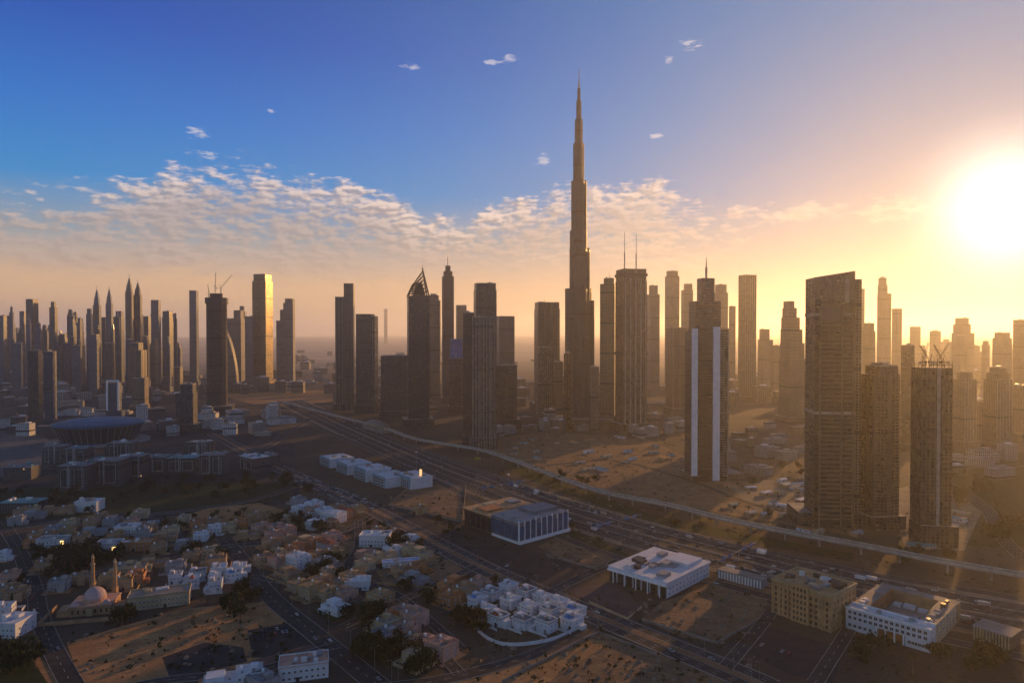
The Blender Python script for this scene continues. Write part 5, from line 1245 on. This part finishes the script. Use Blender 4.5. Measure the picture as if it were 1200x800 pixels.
for lb, rs in cnt.items():
    if len(rs) > 1:
        rs.sort(key=lambda r: -r[1])
        for i, r in enumerate(rs): r[4] = lb + ', ' + NUM[i]
VILLA_POS = []
usedk = set()
for (px, py, paint, kind, lb) in rows:
    p = G(px, py); k, W, D = VK[kind]
    rot = radians(18 if px < 300 else -38) + R.choice((0, pi/2)) * (1 if R.random() < .3 else 0)
    s = R.uniform(.92, 1.12)
    dup(k, (p.x, p.y, 0), rot, (s, s, R.uniform(.92, 1.1)), lb, 'villas of the low quarter', {'villa_render': PAINT[paint], 'roof_screed': ROOFP[paint]})
    VILLA_POS.append((p.x, p.y, rot, W, D, lb, paint))
def remove(root):
    for c in list(root.children_recursive): bpy.data.objects.remove(c)
    bpy.data.objects.remove(root)
for k in VK: remove(k[0])
# yards: paving, packed sand or lawn round each villa
R = random.Random(15); ym = [L_PALE, L_PAVE, L_GREEN, L_SAND, L_MAUVE]; bs = [MB() for _ in ym]
for (x, y, rot, W, D, lb, paint) in VILLA_POS:
    a, b = W/2+R.uniform(2.5, 6), D/2+R.uniform(3, 7); LEVEL[0] += .0015; c, s_ = cos(rot), sin(rot)
    R.choice(bs).quad([(x+u*c-v*s_, y+u*s_+v*c, LEVEL[0]) for u, v in ((-a, -b), (a, -b), (a, b), (-a, b))])
for m_, mb in zip(ym, bs):
    if mb.v: tag(mb.build('yard_paving', m_), kind='structure')
# garden walls round some of them
R = random.Random(5); nwall = 0
for (x, y, rot, W, D, lb, paint) in VILLA_POS:
    if R.random() < .62 or nwall > 55: continue
    mb = MB(); a, b = W/2+R.uniform(3, 5), D/2+R.uniform(4, 6); t = .35
    if on_road(x, y, max(a, b)+.5): continue
    mb.box(-a, 0, t, 2*b, 0, 2.1); mb.box(a, 0, t, 2*b, 0, 2.1); mb.box(0, b, 2*a-t-.02, t, 0, 2.1); mb.box(-a*.55, -b, a*.9-t, t, 0, 2.1); mb.box(a*.62, -b, a*.76-t, t, 0, 2.1)
    o = mb.build('garden_wall', PAINT[paint]); o.location = (x, y, 0); o.rotation_euler = (0, 0, rot); nwall += 1
    short = lb.replace('long single storey', 'long low').replace(' the viewer', '')
    tag(o, f'wall of the {short}', 'wall', 'garden walls of the villas')

# ------------------------------------------------------------------ trees
FOL = [foliage('dark_leaves', (.012, .020, .008), (.034, .044, .016)), foliage('olive_leaves', (.022, .027, .009), (.048, .050, .018))]
M_BARK = plain('bark', (.09, .065, .045))
def tree_kind(k):
    R = random.Random(300+k); o = thing('tree', 'tree', 'tree'); H = [7.5, 9, 6.5, 8.5][k]; cr = [3.8, 4.2, 4.0, 3.0][k]
    mb = MB(); mb.cyl(0, 0, .26, 0, H*.5, 0, 7, .15)
    for q in range(5):
        a = 2*pi*q/5+R.random(); mb.bar((0, 0, H*.38+q*.15), (cos(a)*cr*.6, sin(a)*cr*.6, H*R.uniform(.6, .8)), .08)
    mb.build('trunk', M_BARK, o)
    mb = MB(); lobes = [(R.uniform(-.72, .72)*cr, R.uniform(-.72, .72)*cr, H*R.uniform(.42, .88), cr*R.uniform(.30, .62)) for _ in range(11)]
    for (lx, ly, lz, lr) in lobes:
        for _ in range(34):
            v = Vector((R.gauss(0, 1), R.gauss(0, 1), R.gauss(0, .8))).normalized()*lr*R.uniform(.55, 1.05); p = Vector((lx, ly, lz))+v
            e = Vector((R.gauss(0, 1), R.gauss(0, 1), R.gauss(0, .6))).normalized(); f = e.orthogonal().normalized(); e = e.cross(f); s = R.uniform(.22, .80)
            mb.quad([tuple(p+e*s), tuple(p+f*s*.7), tuple(p-e*s), tuple(p-f*s*.7)], 0)
    mb.build('crown', FOL[k % 2], o)
    return o
def palm_kind():
    R = random.Random(400); o = thing('palm_tree', 'palm', 'palm'); H = 8.0
    mb = MB(); mb.loft([[(r*cos(2*pi*i/7)+x, r*sin(2*pi*i/7), z) for i in range(7)] for r, x, z in ((.32, 0, 0), (.24, .1, 3), (.2, .22, 6), (.22, .3, H))], 0, 0); mb.build('trunk', M_BARK, o)
    mb = MB()
    for q in range(22):
        a = 2*pi*q/22*2.4; L = R.uniform(2.4, 3.4); up = R.uniform(-.2, 1.0); prev = Vector((.3, 0, H)); d = Vector((cos(a), sin(a), 0)); n = Vector((-sin(a), cos(a), 0))
        for j in range(1, 6):
            t = j/5; p = Vector((.3, 0, H))+d*L*t+Vector((0, 0, up*t*1.6-2.2*t*t)); w0, w1 = .42*sin(pi*min(1, (j-1)/5*.9+.12)), .42*sin(pi*min(1, t*.9+.1))
            mb.quad([tuple(prev+n*w0), tuple(prev-n*w0), tuple(p-n*w1), tuple(p+n*w1)], 0); prev = p
    mb.build('crown', FOL[0], o)
    return o
TK = [tree_kind(k) for k in range(4)] + [palm_kind()]
ntree = [0]; TPOS = []
def put_tree(px, py, kind=None, s=1.0, R=random, road_ok=False):
    p = G(px, py)
    if not road_ok and on_road(p.x, p.y, 1.2): return
    if not all((p.x-a)**2+(p.y-b)**2 > (c*.92)**2 for a, b, c in BLOCKERS): return
    kind = R.choice((0, 0, 1, 1, 2, 3, 4)) if kind is None else kind
    loc = where(px, py); nm = 'palm' if kind == 4 else 'leafy tree'; big = s > 1.5
    lb = f"{'tall dark ' if big else 'dark '}{nm} among the greenery {loc}"
    dup(TK[kind], (p.x, p.y, 0), R.uniform(0, 6.28), (s*R.uniform(.85, 1.15), s*R.uniform(.85, 1.15), s*R.uniform(.85, 1.15)), lb, f"{nm}s {loc}{', tall' if big else ''}"); ntree[0] += 1
R = random.Random(12)
for (cx, cy, sx, sy, n, s) in CL:
    for _ in range(n):
        if ntree[0] < 299: put_tree(cx+R.uniform(-1, 1)*sx, cy+R.uniform(-1, 1)*sy, None, s*R.uniform(.95, 1.5), R)
for (px, py, k, s) in ((282, 728, 1, 1.5), (272, 710, 1, 1.4), (302, 700, 0, 1.4), (148, 728, 1, 1.3), (1070, 788, 4, 1.4)): put_tree(px, py, k, s, R)
for k in TK: remove(k)

# ------------------------------------------------------------------ site fences round the open lots
for (pts, lb, m_) in (([(752, 727), (840, 754), (888, 728)], 'thin mesh site fence round the brown sand lot by the showroom', M_STEEL), ([(455, 592), (542, 612), (546, 570)], 'thin mesh site fence round the sand lot beside the retail row', M_STEEL), ([(84, 756), (130, 740), (226, 714)], 'low sandy wall at the back of the big sand lot', M_TANW), ([(205, 622), (336, 613), (338, 598)], 'low sandy wall at the front of the orange sand lot', M_TANW),
        ([(690, 706), (735, 726), (752, 712)], 'low wall round the gravel lot across the dual carriageway', M_CREAM), ([(440, 684), (510, 690), (548, 673)], 'low wall along the brown lot with the long pale shed', M_TANW), ([(588, 800), (702, 742), (770, 768)], 'thin mesh site fence along the desert lot at the bottom of the view', M_STEEL), ([(640, 650), (700, 668), (738, 655)], 'thin mesh site fence round the brown lot behind the office block', M_STEEL)):
    mb = MB(); ribbon_to(mb, [G(*p).to_2d() for p in pts], -.15, .15, 0, 2.0); tag(mb.build('site_fence' if m_ is M_STEEL else 'boundary_wall', m_), lb, 'fence' if m_ is M_STEEL else 'wall')

# ------------------------------------------------------------------ scrub and rubble over the open land, too many to count
def scatter(name, mat, zones, size, kind):
    R = random.Random(len(name)); mb = MB()
    for (x0, y0, x1, y1, n) in zones:
        for _ in range(n):
            p = G(R.uniform(x0, x1), R.uniform(y0, y1))
            if R.random() < .5: p += Vector((R.gauss(0, 6), R.gauss(0, 6), 0))
            if on_road(p.x, p.y, 1.0) or not clear(p.x, p.y, .5): continue
            s = size*R.uniform(.4, 1.3)*(1+p.y/1500)
            if kind == 'bush':
                for _ in range(9):
                    v = Vector((R.gauss(0, .5), R.gauss(0, .5), R.uniform(.05, .8)))*s; e = Vector((R.gauss(0, 1), R.gauss(0, 1), R.gauss(0, 1))).normalized()*s*.45; f = e.orthogonal().normalized()*s*.4
                    q = Vector((p.x, p.y, .3))+v; mb.quad([tuple(q+e), tuple(q+f), tuple(q-e), tuple(q-f)])
            else:
                n_ = 6; ring = lambda r, z: [(p.x+r*cos(2*pi*i/n_)*R.uniform(.7, 1.2), p.y+r*sin(2*pi*i/n_)*R.uniform(.7, 1.2), z) for i in range(n_)]
                mb.loft([ring(s, 0), ring(s*.6, s*.45), ring(s*.15, s*.62)], 0, 0)
    tag(mb.build(name, mat), kind='stuff')
scatter('scrub', FOL[1], [(560, 740, 900, 800, 170), (80, 700, 340, 795, 150), (440, 560, 560, 640, 90), (640, 620, 900, 750, 150), (540, 545, 1000, 660, 260), (600, 500, 1000, 600, 220), (1000, 560, 1200, 800, 220), (0, 560, 340, 610, 160), (240, 600, 560, 780, 200)], 1.2, 'bush')
scatter('rubble', lot_mat('rubble_stone', (.16, .12, .085), (.30, .24, .18), .3, False), [(600, 500, 960, 600, 260), (560, 745, 880, 800, 90), (100, 715, 330, 790, 70), (640, 625, 720, 665, 30), (750, 690, 900, 745, 60), (1040, 580, 1140, 645, 60), (460, 570, 540, 600, 40)], 1.6, 'heap')

# ------------------------------------------------------------------ cars, lorries, lamps
CARP = [('white', plain('white_paint', (.70, .70, .70), .3, .05)), ('black', plain('black_paint', (.02, .02, .022), .25, .1)), ('silver', plain('silver_paint', (.40, .41, .42), .3, .05, metal=.4)), ('red', plain('red_paint', (.30, .03, .025), .3, .1)), ('blue', plain('navy_paint', (.03, .06, .16), .3, .1))]
M_TYRE = plain('tyre', (.018, .018, .018), .9)
M_HEAD = lampmat('headlamp', (1.0, .85, .6), 0.6)
def car_kind():
    o = thing('parked_car', 'car', 'car')
    mb = MB(); prof = [(-2.2, .35), (2.2, .35), (2.25, .75), (1.2, .95), (-2.1, 1.0), (-2.25, .7)]
    for s in (0,):
        L = [(x, -.86, z) for x, z in prof]; Rr = [(x, .86, z) for x, z in prof]
        mb.loft([L, Rr], 0, 0, True)
    mb.build('body', CARP[0][1], o)
    mb = MB(); mb.loft([[(-1.8, -.8, .97), (1.15, -.8, .93), (1.15, .8, .93), (-1.8, .8, .97)], [(-1.2, -.66, 1.46), (.35, -.66, 1.46), (.35, .66, 1.46), (-1.2, .66, 1.46)]], 0, 0); mb.build('cabin', M_GLASS, o)
    mb = MB(); mb.box(-.42, 0, 1.5, 1.30, 1.461, 1.5); mb.build('cabin_roof', CARP[0][1], o)
    wm = None
    for x in (-1.35, 1.35):
        for y in (-.8, .8):
            if wm is None:
                mb = MB(); ring = lambda yy: [(.33*cos(2*pi*i/10), yy, .33*sin(2*pi*i/10)) for i in range(10)]; mb.loft([ring(-.11), ring(.11)], 0, 0, True); w = mb.build('wheel', M_TYRE, o); wm = w.data
            else: w = link('wheel', wm, o)
            w.location = (x, y, .33)
    return o
CK = car_kind(); CN = [0]
def car(x, y, z, rot, R, state, place, name):
    nm, mt = R.choices(CARP, (3, 4, 4, 1, 1))[0]
    c = dup(CK, (x, y, z), rot, None, f'{nm} car {state} {place}', f'{nm} cars {state} {place}', {'white_paint': mt}); c.name = name; CN[0] += 1
R = random.Random(31)
def traffic(key, lanes, n, place, z=.2, t0=.15, t1=.85):
    line, w = ROADS[key]; ns = normals(line)
    for _ in range(n):
        i = int(R.uniform(t0, t1)*(len(line)-1)); a, b = line[i], line[i+1]; u = a.lerp(b, R.random()); off = R.choice(lanes); d = b-a
        q = u+ns[i]*off; car(q.x, q.y, z, atan2(d.y, d.x)+(pi if off > 0 else 0), R, 'driving', place, 'driving_car')
traffic('highway', [s*(4.3+5.2*k) for s in (-1, 1) for k in range(7)], 215, 'on the wide highway', .26)
traffic('inner', [-5, -8.4, -11.5, 5, 8.4, 11.5], 34, 'on the dual carriageway', .30)
traffic('service', [-2.6, 2.6], 12, 'on the service road', .30); traffic('frontage', [-2.8, 2.8], 10, 'on the viaduct frontage road', .30)
traffic('villa_cross', [-3.5, 3.5], 8, 'on the villa crossroad', .30); traffic('mosque_street', [-2.6, 2.6], 5, 'in the mosque street', .32)
def park(px0, py0, px1, py1, rows, cols, fill, place, gap=9.0):
    a, b = G(px0, py0), G(px1, py1); d = (b-a).normalized(); n = Vector((-d.y, d.x, 0)); L = (b-a).length
    for r in range(rows):
        for c in range(cols):
            if R.random() > fill: continue
            p = a+d*(L*(c+.5)/cols)-n*(r*gap); car(p.x, p.y, .17, atan2(n.y, n.x), R, 'parked', place, 'parked_car')
park(352, 556, 452, 594, 5, 26, .85, 'in front of the blue white retail row', 8.5)
park(300, 742, 340, 734, 2, 9, .3, 'on the lot at the villa crossroads', 8)
park(560, 648, 640, 672, 2, 12, .25, 'on the lot before the office block', 9)
park(880, 745, 960, 770, 2, 10, .22, 'on the lot before the yellow hotel', 9)
LKIND = thing('lorry', 'lorry', 'lorry')
mb = MB(); mb.box(-1.2, 0, 8.4, 2.5, .9, 3.6); mb.build('cargo_box', CARP[0][1], LKIND)
mb = MB(); mb.box(4.4, 0, 2.2, 2.4, .5, 2.9); mb.build('cab', CARP[4][1], LKIND)
mb = MB(); mb.box(5.45, 0, .12, 2.0, 1.7, 2.6); mb.build('windscreen', M_GLASS, LKIND)
mb = MB(); mb.box(.4, 0, 10.0, 1.6, .55, .9); mb.build('chassis', M_DARK, LKIND)
for x in (-4, -2.6, 3.9):
    for y in (-1.0, 1.0):
        mb = MB(); ring = lambda yy: [(x+.5*cos(2*pi*i/10), yy, .5+.5*sin(2*pi*i/10)) for i in range(10)]; mb.loft([ring(y-.15), ring(y+.15)], 0, 0, True); mb.build('wheel', M_TYRE, LKIND)
line, w = ROADS['highway']; ns = normals(line)
for k in range(26):
    i = int(R.uniform(.2, .85)*(len(line)-1)); off = R.choice((-1, 1))*(4.3+5.2*R.choice((3, 4, 5, 6))); d = line[i+1]-line[i]; q = line[i].lerp(line[i+1], R.random())+ns[i]*off
    mt = R.choice((CARP[0], CARP[0], CARP[2], ('tan', M_CREAM))); dup(LKIND, (q.x, q.y, .26), atan2(d.y, d.x)+(pi if off > 0 else 0), None, f'{mt[0]} box lorry driving in the outer lanes of the wide highway', f'{mt[0]} lorries on the wide highway', {'white_paint': mt[1]})
remove(LKIND)
for (i, lb) in ((22, 'blue sign gantry across the highway behind the office block'), (30, 'blue sign gantry across the highway behind the showroom'), (38, 'blue sign gantry across the highway beyond the yellow hotel')):
    if i >= len(line)-1: continue
    d = line[i+1]-line[i]; o = thing('sign_gantry', lb, 'gantry', (line[i].x, line[i].y, .2), atan2(d.y, d.x))
    for y in (-40.2, 0.8, 40.2):
        mb = MB(); mb.cyl(0, y, .35, 0, 8.4, 0, 8); mb.build('post', M_STEEL, o)
    mb = MB(); mb.box(0, 0, .7, 80.4, 7.6, 8.3); mb.build('beam', M_STEEL, o)
    for y in (-29, -16, 15, 29):
        mb = MB(); mb.box(-.55, y, .2, 8.5, 5.6, 9.2); mb.build('sign_panel', M_BLUEROOF, o)
remove(CK)
def lamp_kind():
    o = thing('street_lamp', 'lamp', 'street lamp'); H = 14.0
    mb = MB(); mb.cyl(0, 0, .16, 0, H, 0, 6, .08); mb.build('pole', M_STEEL, o)
    mb = MB()
    for s in (-1, 1): mb.bar((0, 0, H-.1), (0, s*2.4, H+.5), .06)
    mb.build('arm', M_STEEL, o)
    for s in (-1, 1):
        mb = MB(); mb.box(0, s*2.8, .35, 1.0, H+.42, H+.62); mb.build('lamp_head', M_STEEL, o)
    return o
LK = lamp_kind()
for key, off, step, place in (('highway', 0, 3, 'along the middle of the wide highway'), ('inner', 0, 2, 'down the middle of the dual carriageway'), ('villa_cross', 8.4, 3, 'beside the villa crossroad')):
    line, w = ROADS[key]; ns = normals(line)
    for i in range(6, len(line)-4, step):
        d = line[i+1]-line[i]; q = line[i]+ns[i]*off
        dup(LK, (q.x, q.y, .1), atan2(d.y, d.x), None, f'thin grey street lamp with two arms {place}', f'street lamps {place}')
remove(LK)
def gantry():
    line, w = ROADS['highway']; i = 17
    for (px, py, lb) in ((596, 578, 'tall lamp mast with a ring of floodlights behind the office block'), (488, 548, 'lamp mast with floodlight ring by the lit sign block')):
        p = G(px, py); o = thing('light_mast', lb, 'light mast', (p.x, p.y, 0)); H = 26
        mb = MB(); mb.cyl(0, 0, .4, 0, H, 0, 8, .2); mb.build('pole', M_STEEL, o)
        mb = MB(); mb.cyl(0, 0, 1.8, H-.4, H+.3, 0, 12); mb.build('floodlight_ring', M_WHITE, o)
    for (px, py, lb, m, w_, rot) in ((684, 575, 'blue road sign board on posts beside the viaduct', M_BLUEROOF, 9, radians(-15)), (830, 608, 'pale blue road sign board beside the viaduct further on', plain('pale_sign', (.16, .25, .30)), 11, radians(-15)), (670, 574, 'orange hoarding next to the blue road sign', M_ORNG, 14, radians(-20)), (560, 540, 'yellow hoarding by the grass verge near the ribbed slab', plain('yellow_board', (.34, .30, .04)), 12, radians(-30))):
        p = G(px, py); o = thing('sign_board', lb, 'sign', (p.x, p.y, 0), rot)
        mb = MB(); mb.box(0, 0, w_, .3, 2.5, 6.5); mb.build('panel', m, o)
        for s in (-.4, .4):
            mb = MB(); mb.box(w_*s, .3, .25, .25, 0, 6.3); mb.build('post', M_STEEL, o)
gantry()

# ------------------------------------------------------------------ low and mid rise seas of the far districts, sheds on the building land
BK = []
for k in range(5):
    o = thing('low_block', 'block', 'building'); W, D, h = [(34, 22, 14), (26, 26, 22), (48, 26, 9), (22, 18, 30), (40, 16, 18)][k]
    mb = MB(); mb.box(0, 0, W, D, 0, h); mb.build('wall', F_LOW, o)
    mb = MB(); mb.box(0, 0, W+1, D+1, h, h+.8); mb.build('roof', M_ROOF, o)
    mb = MB(); mb.box(W*.15, D*.1, W*.35, D*.4, h+.7, h+3.5); mb.build('roof_plant', M_WROOF if k % 2 else M_STEEL, o)
    BK.append((o, W, D))
AREAS = [('faint low block far out on the desert horizon', (330, 412, 640, 434), 60, 1.6, (F_TAN, F_GREY)), ('low block in the hazy marina district', (0, 445, 205, 478), 60, 1.7, (F_BLUE, F_LOWD, F_LOW)), ('low pale block in the strip beyond the arena', (0, 480, 260, 512), 34, 1.1, (F_LOW, F_LOWW, F_LOWD)), ('low block on the desert edge beyond the far road', (205, 438, 440, 462), 34, 1.7, (F_LOW, F_TAN)),
         ('pale roofed low block beside the upper highway', (235, 484, 350, 512), 14, 1.2, (F_LOWW, F_LOW)), ('low block between the middle towers', (400, 448, 700, 484), 44, 1.5, (F_TAN, F_LOW, F_BROWN)), ('low tan block on the land behind the viaduct', (560, 486, 800, 512), 26, 1.0, (F_TAN, F_LOW)),
         ('low hazy block at the feet of the sunlit towers', (700, 440, 950, 478), 50, 1.8, (F_TAN, F_BROWN)), ('low tan block around the finned tower', (840, 500, 945, 560), 16, .9, (F_TAN, F_LOW)), ('low hazy block under the sun', (1000, 440, 1200, 500), 44, 1.8, (F_TAN, F_BROWN)), ('low block on the green land past the brown towers', (1110, 500, 1200, 560), 12, 1.1, (F_TAN, F_LOW))]
R = random.Random(55)
for (lb, (x0, y0, x1, y1), n, s, fs) in AREAS:
    k = 0; tries = 0
    while k < n and tries < n*12:
        tries += 1; p = G(R.uniform(x0, x1), R.uniform(y0, y1)); b, W, D = R.choice(BK); sc = s*R.uniform(.7, 1.2)
        if on_road(p.x, p.y, W*.4*sc) or not clear(p.x, p.y, W*.38*sc): continue
        BLOCKERS.append((p.x, p.y, W*.5*sc)); k += 1
        dup(b, (p.x, p.y, 0), R.choice((radians(36), radians(-54), .1, .3)), (sc, sc, sc*R.uniform(.6, 1.1)), lb, lb + ' group', {'low_rise_facade': R.choice(fs)})
for b in BK: remove(b[0])
HK = thing('site_hut', 'hut', 'hut')
mb = MB(); mb.box(0, 0, 12, 5, 0, 3.2); mb.build('wall', M_CREAM, HK)
mb = MB(); mb.loft([[(-6.3, -2.8, 3.2), (6.3, -2.8, 3.2), (6.3, 2.8, 3.2), (-6.3, 2.8, 3.2)], [(-6.3, -.1, 4.3), (6.3, -.1, 4.3), (6.3, .1, 4.3), (-6.3, .1, 4.3)]], 0, 0); mb.build('roof', M_WROOF, HK)
mb = MB(); mb.box(-2, -2.6, 1.1, .3, 0, 2.2); mb.build('door', M_DARK, HK)
wins(HK, win_mesh(1.5, 1.6, M_WHITE), (0, -2.5), (6, -2.5), 2, (1.1,))
for (x0, y0, x1, y1, n, lb) in ((856, 560, 952, 606, 34, 'white roofed site hut in the yard between the finned and banded towers'), (600, 512, 790, 552, 26, 'small site hut scattered on the building land behind the viaduct'), (1040, 600, 1140, 645, 9, 'site hut on the pale lot beside the steel framed tower'), (940, 612, 1010, 628, 8, 'site hut at the foot of the banded tower')):
    for _ in range(n):
        p = G(R.uniform(x0, x1), R.uniform(y0, y1))
        if on_road(p.x, p.y, 3) or not clear(p.x, p.y, 5): continue
        BLOCKERS.append((p.x, p.y, 7)); s = R.uniform(.8, 2.0)
        dup(HK, (p.x, p.y, 0), R.choice((radians(-54), radians(36), .2)), (s, s*R.uniform(.8, 1.6), R.uniform(.9, 1.3)), lb, lb + ' group', {'white_roof': R.choice((M_WROOF, M_TEAL, M_GREYW, M_CREAM, M_ORNG)), 'cream_render': R.choice((M_CREAM, M_TANW, M_BLUW))})
remove(HK)

# ------------------------------------------------------------------ the air
mb = MB(); mb.box(0, 0, 130000, 130000, -1.0, 900.0)
hz = mb.build('haze', []); tag(hz, kind='stuff')
hm = bpy.data.materials.new('haze_air'); hm.use_nodes = True; t = hm.node_tree; t.nodes.clear()
out = t.nodes.new('ShaderNodeOutputMaterial'); pv = t.nodes.new('ShaderNodeVolumePrincipled'); t.links.new(pv.outputs[0], out.inputs['Volume'])
pv.inputs['Density'].default_value = HAZE_D; pv.inputs['Anisotropy'].default_value = HAZE_G; pv.inputs['Color'].default_value = (*HAZE_C, 1)
hz.data.materials.append(hm)
